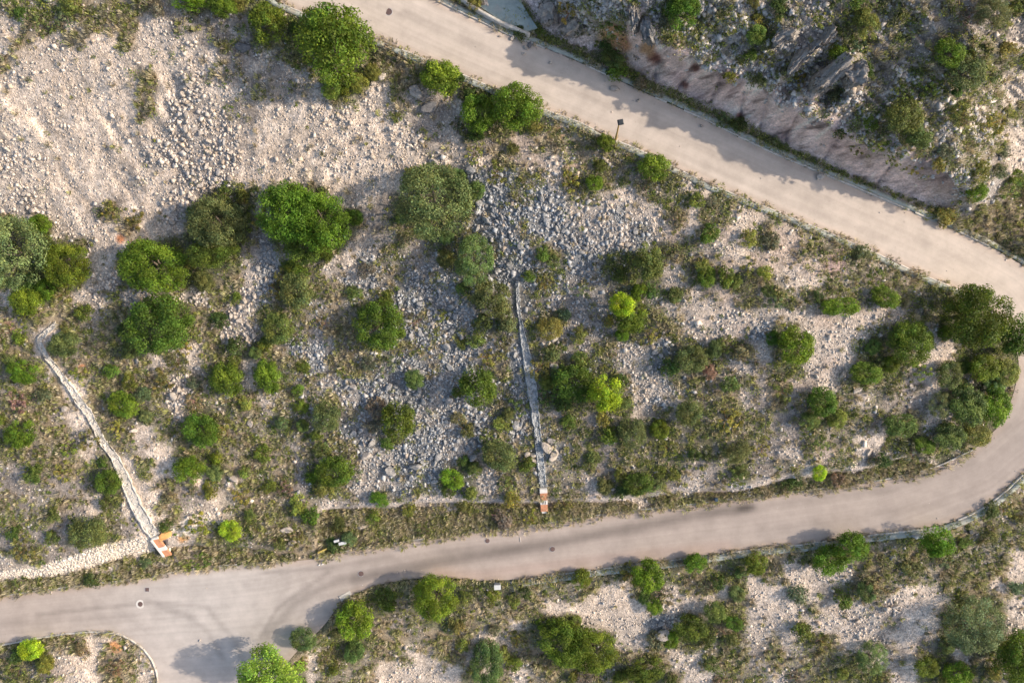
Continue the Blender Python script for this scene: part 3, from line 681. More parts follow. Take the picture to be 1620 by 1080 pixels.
# ------------------------------------------------------------------ foliage prototypes
def leaf_cloud(seed, ncl, nleaf, leaf, zr=.8, loose=.0, inner=.35, cl_r=(.2, .36), flatb=-.35):
    g = np.random.default_rng(seed); C = []; 
    while len(C) < ncl:
        v = g.normal(size=3); v /= np.linalg.norm(v)
        if v[2] < flatb: continue
        C.append(v)
    C = np.array(C); cr = g.uniform(*cl_r, ncl)
    C = C * np.where(g.random(ncl) < .72, 1 + loose - cr * g.uniform(.75, 1.15, ncl), g.uniform(inner, .7, ncl))[:, None]; cv = g.uniform(.55, 1.25, ncl); hue = g.normal(0, .06, ncl)
    w_ = cr ** 2 / (cr ** 2).sum(); ci = g.choice(ncl, nleaf, p=w_)
    d = g.normal(size=(nleaf, 3)); d[:, 2] = np.where(g.random(nleaf) < .65, np.abs(d[:, 2]), d[:, 2]); d /= np.linalg.norm(d, axis=1)[:, None]
    p = C[ci] + d * (cr[ci] * g.uniform(.55, 1.08, nleaf))[:, None]
    nrm = d + g.normal(0, .55, (nleaf, 3)); nrm /= np.linalg.norm(nrm, axis=1)[:, None]
    t = np.cross(nrm, g.normal(size=(nleaf, 3))); t /= np.linalg.norm(t, axis=1)[:, None]; b = np.cross(nrm, t)
    s = (leaf * g.uniform(.6, 1.35, nleaf))[:, None]
    V = np.stack([p - t * s, p - b * s * .62, p + t * s, p + b * s * .62], 1); V[..., 2] *= zr
    F = np.arange(nleaf * 4).reshape(-1, 4)
    br = cv[ci] * g.uniform(.62, 1.4, nleaf); hh = hue[ci] + g.normal(0, .07, nleaf)
    col = np.stack([br * (1 + 1.3 * hh), br * (1 + .2 * hh), br * (1 - .6 * hh)], -1)
    return V.reshape(-1, 3), F, np.repeat(np.clip(col, .1, 2.2), 4, 0)
def leaf_mesh(name, *a, **k):
    V, F, C = leaf_cloud(*a, **k); return mk_mesh(name, V, F, M_LEAF, {'leaf': ('FLOAT_COLOR', C)})
def shrub_mesh(seed, nl, leaf, **k):
    V, F, C = leaf_cloud(seed, k.pop('ncl', 14), nl, leaf, **k); g = np.random.default_rng(seed + 5)
    tv, tf, tc = [], [], []
    for i in range(10):                                        # bare twigs through the clump
        a = g.uniform(0, 6.28); r = g.uniform(.4, .95); p0 = np.array([0, 0, -.6]); p1 = np.array([r * math.cos(a), r * math.sin(a), g.uniform(-.1, .7)])
        s = np.cross(p1 - p0, [0, 0, 1.]); s = s / (np.linalg.norm(s) + 1e-6) * .025; u = np.array([0, 0, .03])
        k0 = len(tv); tv += [p0 - s, p0 + s, p1 + s * .4, p1 - s * .4, p0 - u, p0 + u, p1 + u * .4, p1 - u * .4]
        tf += [(k0, k0 + 1, k0 + 2, k0 + 3), (k0 + 4, k0 + 5, k0 + 6, k0 + 7)]; tc += [(1.6, 1.0, 1.6)] * 8
    V = np.vstack([V, tv]); F = np.vstack([F, np.array(tf) + len(V) - len(tv)]); C = np.vstack([C, tc])
    return mk_mesh('shrub', V, F, M_LEAF, {'leaf': ('FLOAT_COLOR', C)})
CROWN_BIG = [leaf_mesh('crown', 31 + i, 85, 12500, .031, inner=.35, loose=.02, cl_r=(.15, .29)) for i in range(4)]
CROWN_MID = [leaf_mesh('crown', 41 + i, 46, 5600, .044, inner=.3, cl_r=(.19, .36)) for i in range(4)]
CROWN_OLIVE = [leaf_mesh('crown', 51 + i, 95, 11000, .028, inner=.35, cl_r=(.13, .24), loose=.05) for i in range(2)]
SHRUBS = [shrub_mesh(61 + i, 900, .085, ncl=16, cl_r=(.22, .42)) for i in range(4)]
SHRUBS_L = [shrub_mesh(71 + i, 620, .08, ncl=22, cl_r=(.12, .25), loose=.15) for i in range(4)]
def trunk_mesh(seed):
    g = np.random.default_rng(seed); mb = MB()
    mb.tube((0, 0, -.35), (.03, .02, .35), .11, .075, 9)
    for i in range(6):
        a = i * 1.05 + g.uniform(-.3, .3); r = g.uniform(.45, .75); z = g.uniform(.75, 1.15)
        mid = (r * .45 * math.cos(a), r * .45 * math.sin(a), .35 + (z - .35) * .55)
        mb.tube((.03, .02, .28), mid, .055, .035, 7); mb.tube(mid, (r * math.cos(a), r * math.sin(a), z), .035, .012, 6)
    me = bpy.data.meshes.new('trunk'); me.from_pydata(mb.v, [], mb.f); me.update(); me.materials.append(M_BARK); return me
TRUNKS = [trunk_mesh(81 + i) for i in range(3)]
TINT = {'C': (.140, .215, .020), 'B': (.180, .265, .022), 'D': (.100, .155, .020), 'O': (.180, .230, .080), 'L': (.345, .465, .030), 'G': (.145, .185, .052), 'Y': (.22, .24, .05), 'M': (.275, .365, .048)}

# px, py, rx, ry, tint, height/radius, label, landmark phrase
TREES = [
(425,38,31,34,'C',1.1,'round bright green tree left of the largest tree beside the top road','the round tree by the top road'),
(533,72,66,60,'C',1.15,'largest green tree with grey twiggy middle beside the top road','the largest roadside tree'),
(697,124,33,32,'B',1.1,'compact bright green round tree on the verge of the top road','the compact verge tree'),
(757,180,30,32,'C',1.2,'left half of the joined green tree pair below the top road','the joined tree pair'),
(817,170,44,37,'C',1.2,'right half of the joined green tree pair touching the top road kerb',''),
(685,320,60,58,'O',1.15,'big grey olive green tree standing between scree and grey rubble','the big olive tree'),
(345,352,53,46,'G',1.1,'dull olive tree at the foot of the scree beside the rubble tongue','the dull scree foot tree'),
(337,398,45,26,'D',1.0,'flat dark green tree tucked below the dull scree foot tree',''),
(245,422,58,42,'C',1.0,'wide dark green tree with brown twigs under the pale scree','the wide tree under the scree'),
(455,335,48,48,'C',1.2,'left lobe of the heart shaped green tree below the scree',''),
(510,350,46,50,'C',1.2,'right lobe of the heart shaped green tree below the scree','the heart shaped tree'),
(482,392,34,28,'D',1.0,'dark pointed bottom tree of the heart shaped clump',''),
(22,400,52,56,'O',1.15,'large soft grey green tree cut by the left edge','the soft grey tree'),
(108,419,38,36,'C',1.0,'round deep green tree right of the soft grey tree','the round deep green tree'),
(42,475,28,25,'B',.9,'small glossy green tree under the soft grey tree','the small glossy tree'),
(250,515,56,48,'D',1.0,'broad dense green tree in the rubble above the left channel','the broad rubble tree'),
(750,412,30,40,'O',1.2,'upright grey green tree below the big olive tree','the upright grey tree'),
(778,470,38,33,'G',1.1,'dark olive tree left of the top of the stone channel','the tree at the channel head'),
(1025,415,34,42,'G',1.3,'dark grey green tree shading the grey rock pile','the grey tree by the rock pile'),
(600,515,42,40,'D',1.0,'dark green bushy tree in the middle of the scrub slope','the mid slope dark tree'),
(983,482,22,20,'L',2.1,'small lime green tree behind a darker green bush','the small lime tree'),
(997,502,28,27,'C',1.0,'dark green bush in front of the small lime tree',''),
(957,622,29,31,'L',1.9,'bright lime green pine beside a dark bush right of the channel','the lime pine'),
(908,607,36,32,'D',1.0,'dark bush left of the bright lime green pine','the dark bush by the pine'),
(1258,548,30,32,'C',1.1,'solitary compact dark green tree on bare pale ground','the solitary compact tree'),
(1545,500,51,52,'D',1.2,'large dense dark tree inside the hairpin bend','the large hairpin tree'),
(1606,530,30,36,'D',1.1,'dark tree behind the large hairpin tree at the road edge',''),
(1440,542,35,38,'C',.9,'broad mixed green bush left of the large hairpin tree','the broad bush left of the hairpin tree'),
(630,665,30,32,'D',1.2,'round dark green tree standing in blue grey rubble','the round tree in grey rubble'),
(756,613,31,33,'D',1.2,'very dark green tree left of the stone channel','the dark tree left of the channel'),
(715,757,22,16,'B',.9,'low bright green bush above the cut bank','the low bright bush'),
(365,838,20,17,'L',1.2,'lime green bush near the brick chute of the left channel','the lime bush near the left chute'),
(196,640,31,24,'C',.8,'low wide green bush right of the left channel','the low bush by the left channel'),
(172,762,22,21,'D',1.0,'dark round bush touching the left side of the left channel','the dark bush on the left channel'),
(140,842,36,30,'G',.9,'spreading grey green bush above the pale stone bank','the bush above the stone bank'),
(102,545,30,24,'G',1.0,'grey green bush inside the bend of the left channel','the bush in the channel bend'),
(424,595,22,29,'C',1.0,'upright green bush at the right edge of the rubble strip','the upright rubble edge bush'),
(690,943,37,36,'B',1.4,'light green tree leaning over the kerb of the lower road','the light green kerb tree'),
(562,980,31,33,'B',1.4,'green tree at the corner where the lower road forks','the road fork tree'),
(1025,910,28,28,'C',1.1,'round dark green tree on the lower kerb','the round lower kerb tree'),
(1195,890,20,20,'C',1.0,'small round green tree right of the middle lower kerb','the small lower kerb tree'),
(1312,885,30,26,'C',1.1,'left crown of the joined trees beside the lower road','the joined lower road trees'),
(1346,864,28,26,'C',1.2,'right crown of the joined trees beside the lower road',''),
(1479,855,27,26,'C',1.6,'round green tree throwing a long shadow on the lower road','the long shadow tree'),
(890,1015,42,36,'C',1.0,'left half of the wide green tree at the bottom',''),
(938,1028,42,36,'C',1.0,'right half of the wide green tree at the bottom','the wide bottom tree'),
(1130,968,28,24,'G',1.0,'upper half of the slanting dark bush below the lower road',''),
(1093,992,30,22,'D',1.0,'lower half of the slanting dark bush below the lower road','the slanting dark bush'),
(1540,988,45,44,'O',1.0,'big round dotted green tree on the pale slope','the big tree on the pale slope'),
(430,1060,54,38,'M',1.6,'large light green pine shading the road fork','the light green pine'),
(1465,1055,22,17,'C',.9,'low bright bush left of a darker bush at the bottom edge','the low bush at the bottom'),
(1515,1066,24,24,'C',1.0,'green bush at the bottom edge under the big pale slope tree',''),
(1607,1040,36,46,'D',1.1,'dark tree cut by the bottom right corner','the corner tree'),
(770,1050,30,46,'G',1.0,'tall grey green bush left of the wide bottom tree','the grey bush at the bottom'),
(1093,568,38,32,'G',1.0,'grey green rounded bush on the middle right slope','the grey rounded bush'),
(1080,20,30,28,'D',1.0,'dark green bush on top of the rock cut','the dark bush on the rock cut'),
(300,4,32,15,'B',1.0,'yellow green tree top at the upper edge','the tree at the upper edge'),
(352,10,26,19,'C',1.1,'dark green tree right of the yellow green one at the upper edge',''),
(50,1026,22,18,'L',1.0,'lime green bush on the small road island','the lime bush on the island'),
(1296,748,12,14,'L',1.0,'tiny lime bush on the bank of the lower road','the tiny lime bush'),
(1034,265,28,24,'B',.9,'leafy bush at the inner kerb of the top road','the leafy kerb bush'),
(940,290,15,14,'C',1.0,'small round dark bush below the street lamp','the small bush below the lamp'),
(958,226,15,16,'C',1.0,'small green bush at the foot of the street lamp',''),
(37,588,27,20,'C',.9,'flat green bush left of the left channel',''),
(33,686,27,24,'C',.9,'green bush at the left edge beside bare ground','the bush at the left edge'),
(318,680,36,30,'D',.8,'spreading dark green bush right of the low channel bush','the spreading bush'),
(300,742,32,26,'C',.8,'low green bush below the spreading bush',''),
(360,600,28,30,'C',.9,'green bush between the two rubble strips','the bush between rubble strips'),
(515,660,28,28,'G',.9,'grey green bush left of the round tree in grey rubble','the grey bush in the scrub'),
(530,745,34,26,'D',.9,'dark low bush above the cut bank','the dark bush above the cut bank'),
(790,720,36,28,'G',.9,'dull green bush left of the lower channel','the dull bush by the lower channel'),
(600,790,20,14,'C',.8,'small bush on the edge of the cut bank','the small bush on the cut bank'),
(1010,765,36,26,'D',.8,'dark bush above the lower road bank','the dark bank bush'),
(1000,685,32,36,'G',.8,'tangled green bush in the middle of the right slope','the tangled bush'),
(1090,652,32,28,'G',.8,'grey tangled bush right of the tangled bush',''),
(1165,715,34,22,'G',.8,'low olive bush beside bare mauve ground','the low olive bush'),
(1300,635,24,26,'D',1.0,'dark green bush on the right slope above the bank','the dark slope bush'),
(1280,665,24,20,'G',.9,'grey bush under the dark slope bush',''),
(1425,672,38,28,'G',.9,'dense grey green bush near the hairpin road','the dense grey hairpin bush'),
(1330,485,46,22,'C',.7,'long low hedge like bush right of the rubble','the long low bush'),
(1400,470,36,24,'C',.7,'right end of the long low hedge like bush',''),
(1530,640,34,40,'G',.8,'wide tangled thicket inside the hairpin','the hairpin thicket'),
(1575,640,26,40,'B',.8,'bright thicket against the hairpin road',''),
(1370,590,38,26,'C',.7,'low spreading bush left of the pale gully','the bush left of the pale gully'),
(1430,185,36,30,'G',.9,'large grey green bush on the hill above the rock cut','the large hill bush'),
(1525,115,36,34,'G',.9,'broad green bush higher on the hill','the broad hill bush'),
(1500,85,26,24,'C',.9,'green bush touching the broad hill bush',''),
(1370,40,22,30,'Y',.9,'yellow green bush on the hill top','the yellow hill bush'),
(1570,20,26,26,'O',1.0,'grey bush near the upper right corner','the grey hill corner bush'),
(1325,85,16,20,'C',1.0,'bright bush beside the rocky outcrop','the bush by the outcrop'),
(1450,215,30,22,'G',.9,'dull bush below the large hill bush',''),
(1545,305,18,16,'C',1.0,'small dark bush at the end of the rock cut','the small bush at the rock cut end'),
(970,95,26,16,'G',.8,'dark bush at the foot of the orange rock','the bush under the orange rock'),
(1160,985,24,16,'D',.8,'dark low bush right of the slanting dark bush',''),
(1370,935,20,26,'G',1.0,'grey bush on the pale slope below the joined trees','the grey bush on the pale slope'),
(1380,1040,24,26,'O',1.0,'grey bush near the bottom of the pale slope','the grey bush near the bottom'),
(1020,1060,34,22,'D',.9,'dark spreading bush at the bottom middle','the spreading bottom bush'),
(1035,958,20,20,'C',.8,'small bush above a white boulder','the bush above the white boulder'),
(920,915,16,18,'C',1.0,'small upright bush on the lower kerb',''),
(1100,890,20,17,'C',.9,'small green bush between the two kerb trees',''),
(480,1010,26,22,'G',.9,'grey green bush beside the road fork','the fork bush'),
(1745,690,32,32,'D',1.5,'dark tree outside the hairpin just beyond the right edge',''),
(885,590,20,22,'G',.9,'grey bush left of the dark pine bush',''),
(655,600,20,18,'G',.8,'grey low bush in the scattered rubble','the low bush in rubble'),
(870,520,30,28,'Y',.7,'yellowish scrub bush right of the channel head',''),
(470,460,32,36,'G',.8,'dull scrub thicket under the heart shaped tree','the scrub thicket'),
(1500,592,24,27,'G',.9,'olive thicket bush at the left side of the hairpin thicket',''),(1556,582,28,26,'C',.8,'green thicket bush under the large hairpin tree',''),
(1592,590,22,26,'Y',.8,'yellowish thicket bush at the hairpin road edge',''),(1502,690,30,26,'G',.8,'olive thicket bush at the lower left of the hairpin thicket',''),(1462,705,26,18,'C',.7,'low green bush at the tip of the lower bank',''),
(1545,688,26,22,'Y',.8,'yellow olive bush at the lower edge of the hairpin thicket',''),(1490,640,22,24,'O',.8,'grey green bush between the pale gully and the hairpin thicket',''),(1575,605,20,20,'O',.7,'small grey bush inside the hairpin thicket',''),
(440,520,30,30,'G',.7,'thin scrub bush left of the mid slope tree','the thin scrub bush'),
]
for x, y, rx, ry, t_, hf, lab, ph in TREES:
    if ph: LANDMARKS.append((x, y, ph))
LANDMARKS += [(979,205,'the street lamp'),(860,795,'the brick chute of the middle channel'),(258,862,'the brick chute of the left channel'),(222,955,'the white ringed manhole'),
 (615,19,'the top road manhole'),(1300,120,'the dark rock outcrop'),(330,240,'the rubble tongue in the scree'),(120,230,'the pale scree'),(930,350,'the grey rock pile'),(787,928,'the white cabinet'),
 (70,900,'the pale stone bank'),(1250,430,'the pinkish bare patch'),(930,480,'the bare grey hollow'),(760,10,'the green paved corner')]
occ = []
def crown_pick(t_, r):
    if t_ in 'O': return random.choice(CROWN_OLIVE)
    return random.choice(CROWN_BIG if r > 34 else CROWN_MID)
def place_tree(x, y, rx, ry, t_, hf, label):
    if t_ in 'GY' or hf <= .85:
        q = .74 if x > 850 and y > 330 and x < 1480 else .9; rx *= q; ry *= q
    rm = (rx + ry) / 2; r = rm * M_PX
    h = r * hf * .62
    gx, gy, gz = base_of(x, y, h)
    s = K * (CAM_Z - gz - h); is_tree = rm >= 30 and hf >= 1 or hf >= 1.2
    root = empty('tree' if is_tree else 'bush', world(gx, gy, gz))
    tag(root, label, 'tree' if is_tree else 'bush')
    cr = link('crown', crown_pick(t_, rm), root, (0, 0, h), (0, 0, random.uniform(-.5, .5) + random.choice((0, math.pi))), (rx * s * 1.02, ry * s * 1.02, r * hf * .85))
    j = [random.uniform(.88, 1.14) for _ in range(3)]
    cr.color = tuple(c * q for c, q in zip(TINT[t_], j)) + (1,)
    link('trunk', random.choice(TRUNKS), root, (0, 0, 0), (0, 0, random.uniform(0, 6)), (r * .8, r * .8, h * 1.1))
    occ.append((x, y, rm))
for x, y, rx, ry, t_, hf, lab, ph in TREES: place_tree(x, y, rx, ry, t_, hf, lab); used_labels[lab] = 1

# ------------------------------------------------------------------ boulders, one by one
BOULDERS = [ # px, py, w, h (px), grey, rot deg, label
(865,706,17,13,.1,50,'long cream boulder right of the lower channel, upper of a touching pair'),(874,722,13,20,.05,20,'long cream boulder right of the lower channel, lower of a touching pair'),
(872,697,11,8,.3,0,'small mauve boulder above the cream boulder pair'),(879,713,8,8,.2,0,'small pale stone right of the cream boulder pair'),
(815,671,10,17,.75,20,'tall grey boulder in the blue rubble left of the channel'),(821,676,8,9,.4,0,'round pinkish stone beside the tall grey boulder'),
(835,718,9,9,.1,0,'square cream stone at the left lip of the channel'),(844,728,9,13,.2,-20,'upright pale stone at the left lip of the channel'),(843,719,9,8,.1,0,'second cream stone at the left lip of the channel'),
(879,579,15,9,.1,5,'cream boulder lying above the dark bush by the pine'),(1047,1000,19,17,.15,0,'large white boulder below the small bush on the pale slope'),
(146,697,17,14,.25,10,'white block blocking the left channel'),(104,647,8,9,.2,0,'upper white stone left of the left channel'),(101,660,8,6,.2,0,'lower white stone left of the left channel'),
(213,681,11,8,.05,0,'lone white stone right of the left channel'),(372,756,13,11,.05,15,'lone white angular stone in the dry scrub'),(398,669,9,10,.1,0,'white stone at the left end of the grey scrub'),
(1333,592,9,15,.1,0,'upright white stone beside grey stones on the right slope'),(1440,611,7,8,.1,0,'left white stone in the pale gully'),(1447,613,6,7,.1,0,'right white stone in the pale gully'),
(1297,281,10,9,.3,0,'boulder fallen on the shaded edge of the top road'),(1374,714,7,12,.1,0,'pale stone above the bank of the lower road'),(1355,616,14,9,.2,-25,'flat pale stone left of the bare mauve patch'),
(645,506,13,12,.6,0,'grey pointed rock in the scrub right of the mid slope tree'),(580,720,14,12,.3,-30,'large pale slab in the blue grey rubble'),(660,737,18,15,.7,0,'large blue grey slab in the rubble'),
(616,745,18,14,.65,15,'wide blue grey slab left of the large slab'),(604,122,9,14,.1,30,'white stone on the slope under the largest roadside tree'),(590,133,8,11,.05,0,'cream stone beside the white stone below the largest tree'),
(655,147,22,17,.4,20,'light grey boulder in the verge scrub below the top road'),(503,136,10,9,.5,0,'grey stone under the largest roadside tree'),(681,169,26,22,.95,10,'dark grey flat slab below the compact verge tree'),
(385,76,22,16,.95,10,'dark grey flat slab in the shaded scree'),(452,851,10,8,-.2,0,'yellowish stone in the dry grass'),(462,857,12,8,-.1,0,'broken yellowish stone beside the yellowish stone'),(474,854,7,8,.3,0,'grey stone right of the yellowish stones'),
(575,832,20,8,-.2,-12,'long yellow slab lying in the dry verge grass'),(455,836,16,9,.1,0,'pale block above the yellowish stones'),(1578,930,5,10,0,0,'white upright stone on the far right pale slope'),
(811,61,7,7,.3,0,'pale rock on the shaded edge of the top road'),(831,76,9,6,.4,20,'flat pale rock on the shaded edge of the top road'),(838,71,5,10,.95,0,'blue grey rock on the shaded edge of the top road'),(845,71,6,8,-.4,0,'rusty orange rock on the shaded edge of the top road'),
(829,86,5,4,0,0,'small white rock at the shadow edge on the top road'),(792,58,5,4,0,0,'small cream rock on the sunny top road'),(871,100,5,5,.5,0,'small dark rock alone on the top road'),(1009,160,5,5,0,0,'small white rock on the shaded top road'),
(972,142,12,8,.3,15,'flat rock at the debris on the upper kerb'),(1109,200,5,5,.2,0,'small rock on the shaded top road below the cut'),
]
ROCKTINT = lambda gr: tuple(np.clip((PALE * (1 - gr) + (GREY if gr < .9 else np.array([.17, .165, .165])) * gr) if gr >= 0 else (PALE * (1 + gr) + np.array([.55, .38, .17]) * -gr), .05, .8)) + (1,)
def place_rock(x, y, w_, h_, gr, rot, label, group=None, hz=.7, sink=.1):
    z = float(zf(x, y)); s = K * (CAM_Z - z)
    if in_poly(np.array([x]), np.array([y]), ROAD_POLY)[0]: z = float(z_road(np.array([x]), np.array([y]))[0])
    hh = min(w_, h_) * s * .5 * hz
    o = link('rock', random.choice(BOULD), None, world(x, y, z) + np.array([0, 0, hh * (1 - 2 * sink)]), (random.uniform(-.15, .15), random.uniform(-.15, .15), -R(rot) + random.choice((0, math.pi))), (w_ * s * .56, h_ * s * .56, hh * 1.1))
    k_ = random.uniform(.78, .98); c = ROCKTINT(gr); o.color = (c[0] * k_, c[1] * k_, c[2] * k_, 1)
    return tag(o, label, 'rock', group)
for b_ in BOULDERS:
    place_rock(*b_[:7], hz=.4 if 'flat slab' in b_[6] else .7); used_labels[b_[6]] = 1; LANDMARKS.append((b_[0], b_[1], 'the ' + b_[6].split(' in ')[0].split(' right ')[0].split(' on ')[0].split(' below ')[0].split(' above ')[0].split(' under ')[0].split(' beside ')[0].split(' left ')[0].split(' at ')[0])) if b_[2] > 16 and 'pair' not in b_[6] and len(b_[6].split(' in ')[0].split(' right ')[0].split(' on ')[0].split(' below ')[0].split(' above ')[0].split(' under ')[0].split(' beside ')[0].split(' left ')[0].split(' at ')[0].split()) < 6 else None
# angular outcrop on the hill above the rock cut: leaning slabs
SLABS = [(1262,95,44,16,.5,48,'long leaning grey slab of the dark outcrop, lower left'),(1312,122,60,24,.45,42,'broad brown slab across the middle of the dark outcrop'),(1350,122,30,34,.55,10,'rough whitish grey block at the right end of the dark outcrop'),
 (1302,62,30,14,.4,55,'pale slab at the top of the dark outcrop'),(1285,75,22,12,.8,40,'small dark slab inside the dark outcrop'),(1240,60,34,22,.35,20,'pinkish flat slab left of the dark outcrop'),(1315,90,10,18,-.2,25,'cream upright stone above the broad brown slab'),
 (1025,50,16,40,.75,8,'upright dark grey slab on the rock cut beside orange stain'),(1005,30,14,36,.55,6,'upright grey slab above the orange stain'),(870,22,26,40,.3,15,'tall pale rib at the left end of the rock cut'),(910,45,34,26,.25,30,'rounded pale rib right of the tall pale rib')]
SLABP = []
for k_ in range(4):
    g = np.random.default_rng(300 + k_)
    import bmesh
    bm = bmesh.new(); bmesh.ops.create_cube(bm, size=1.9)
    bmesh.ops.subdivide_edges(bm, edges=bm.edges[:], cuts=14, use_grid_fill=True)
    pls = [(Vector((math.cos(t), math.sin(t), g.uniform(-.3, .7))).normalized(), g.uniform(.7, .95)) for t in g.uniform(0, 6.28, 7)]
    for v in bm.verts:
        for p_, d_ in pls:
            q = v.co.dot(p_)
            if q > d_: v.co -= p_ * (q - d_)
        v.co.z += .10 * math.sin(v.co.y * 9 + k_) * (v.co.z > 0); v.co += Vector(g.normal(0, .05, 3)); q = float(fbm(np.array(v.co.x * 3 + 7 + k_), np.array(v.co.y * 3 + v.co.z * 2 + 9), 260, 3)); v.co *= 1 + .7 * q
    bm.verts.index_update(); SLABP.append(mk_mesh('rock_slab', np.array([v.co[:] for v in bm.verts]), np.array([[v.index for v in f.verts] for f in bm.faces]), M_ROCK)); bm.free()
for x, y, w_, h_, gr, rot, lab in SLABS:
    z = float(zf(x, y)); s = K * (CAM_Z - z)
    o = link('rock_slab', random.choice(SLABP), None, world(x, y, z) + np.array([0, 0, .3]), (R(14), R(-22), R(rot)), (w_ * s * .56, h_ * s * .56, 1.1)); o.color = tuple(.72 * q for q in ROCKTINT(gr)[:3]) + (1,)
    tag(o, lab, 'rock slab')
# the larger loose stones of the rubble fields
g = np.random.default_rng(33)
px, py = g.uniform(4, 1616, 9000), g.uniform(4, 1076, 9000); Pp = par(px, py)
sc = Pp[:, 4] * Pp[:, 5] ** 2.0; ok = road_clear(px, py, 8) & chan_clear(px, py, 14) & (Pp[:, 4] > 2.6); px, py, Pp, sc = px[ok], py[ok], Pp[ok], sc[ok]
sel = []; order = np.argsort(-sc * g.uniform(.3, 1, len(sc)))
for i in order:
    if any((px[i] - px[j]) ** 2 + (py[i] - py[j]) ** 2 < 100 for j in sel): continue
    if any((px[i] - x) ** 2 + (py[i] - y) ** 2 < (r * .9) ** 2 for x, y, r in occ): continue
    sel.append(i)
    if len(sel) >= 240: break
for i in sel:
    s_ = float(np.clip(g.normal(8.0, 1.9), 5, 13)); gr = float(np.clip(Pp[i, 6] + g.normal(0, .2), 0, .85)); e = g.uniform(.65, 1.)
    sz_ = 'small' if s_ < 7 else 'mid sized' if s_ < 9 else 'large'; cn = 'cream' if gr < .2 else 'pale grey' if gr < .5 else 'blue grey'; sh = 'long' if e < .75 else 'blunt' if e < .88 else 'round'
    lb = unique([f'{sz_} {cn} stone {where(px[i], py[i])}', f'{sz_} {sh} {cn} stone {where(px[i], py[i])}', f'{sz_} {sh} {cn} stone {where(px[i], py[i], 1)}', f'{sz_} {sh} {cn} stone {where(px[i], py[i], 2)}'])
    place_rock(px[i], py[i], s_, s_ * e, gr, g.uniform(0, 180), lb, 'loose stones in the rubble fields', .75)

# ------------------------------------------------------------------ further bushes in the dense thickets
g = np.random.default_rng(43)
px, py = g.uniform(2, 1618, 9000), g.uniform(2, 1078, 9000); Pp = par(px, py, .4)
ok = (Pp[:, 8] > .84) & road_clear(px, py, 12) & chan_clear(px, py, 18); k_ = 0
for x, y in zip(px[ok], py[ok]):
    r = float(g.uniform(10, 17))
    if any((x - a) ** 2 + (y - b) ** 2 < (.80 * (r + q)) ** 2 for a, b, q in occ): continue
    t_ = 'GDCYGO'[int(g.integers(6))]; nm = {'G': 'dull green', 'D': 'dark green', 'C': 'bright green', 'Y': 'yellowish', 'O': 'grey green'}[t_]
    hr = g.uniform(.8, 1.1); gx, gy, gz = base_of(x, y, r * M_PX * hr * .5); s = K * (CAM_Z - gz)
    o = link('bush', CROWN_MID[int(g.integers(4))] if g.random() < .6 else SHRUBS[int(g.integers(4))], None, world(gx, gy, gz) + np.array([0, 0, r * M_PX * hr * .5]), (0, 0, g.uniform(0, 6.28)), (r * s * g.uniform(.9, 1.25), r * s, r * M_PX * hr))
    j = g.uniform(.85, 1.15, 3); c = TINT[t_]; o.color = (c[0] * j[0], c[1] * j[1], c[2] * j[2], 1)
    lb = unique([f'{nm} thicket bush {where(x, y)}', f'{nm} thicket bush {where(x, y, 1)}', f'{nm} thicket bush {where(x, y, 2)}', f'{nm} thicket bush {where(x, y, 3)}'])
    tag(o, lb, 'bush', 'bushes of the thickets'); occ.append((x, y, r)); k_ += 1
    if k_ >= 70: break
print('BUSHES', k_)
# ------------------------------------------------------------------ shrubs, one by one
g = np.random.default_rng(44)
px, py = g.uniform(2, 1618, 16000), g.uniform(2, 1078, 16000); Pp = par(px, py)
ok = (g.random(16000) < Pp[:, 10]) & ((Pp[:, 10] > .5) | (px > 700) | (py > 330) | (py < 45)) & road_clear(px, py, 7) & chan_clear(px, py, 14); px, py, Pp = px[ok], py[ok], Pp[ok]
pl = []
for x, y, P_ in zip(px, py, Pp):
    r = float(np.clip(g.lognormal(2.35, .28), 6, 18))
    if any((x - a) ** 2 + (y - b) ** 2 < (.62 * (r + q)) ** 2 for a, b, q in occ): continue
    if any((x - a) ** 2 + (y - b) ** 2 < (.80 * (r + q)) ** 2 for a, b, q in pl): continue
    pl.append((x, y, r))
print('SHRUBS', len(pl), 'RUBBLE', len(sz))
pl_big = sorted(pl, key=lambda q: -q[2])[:298]
COLS = [('olive green', (.170, .190, .050)), ('dark green', (.095, .135, .030)), ('fresh green', (.145, .200, .030)), ('yellowish green', (.26, .265, .055)), ('grey green', (.155, .175, .085)), ('brownish', (.24, .20, .12))]
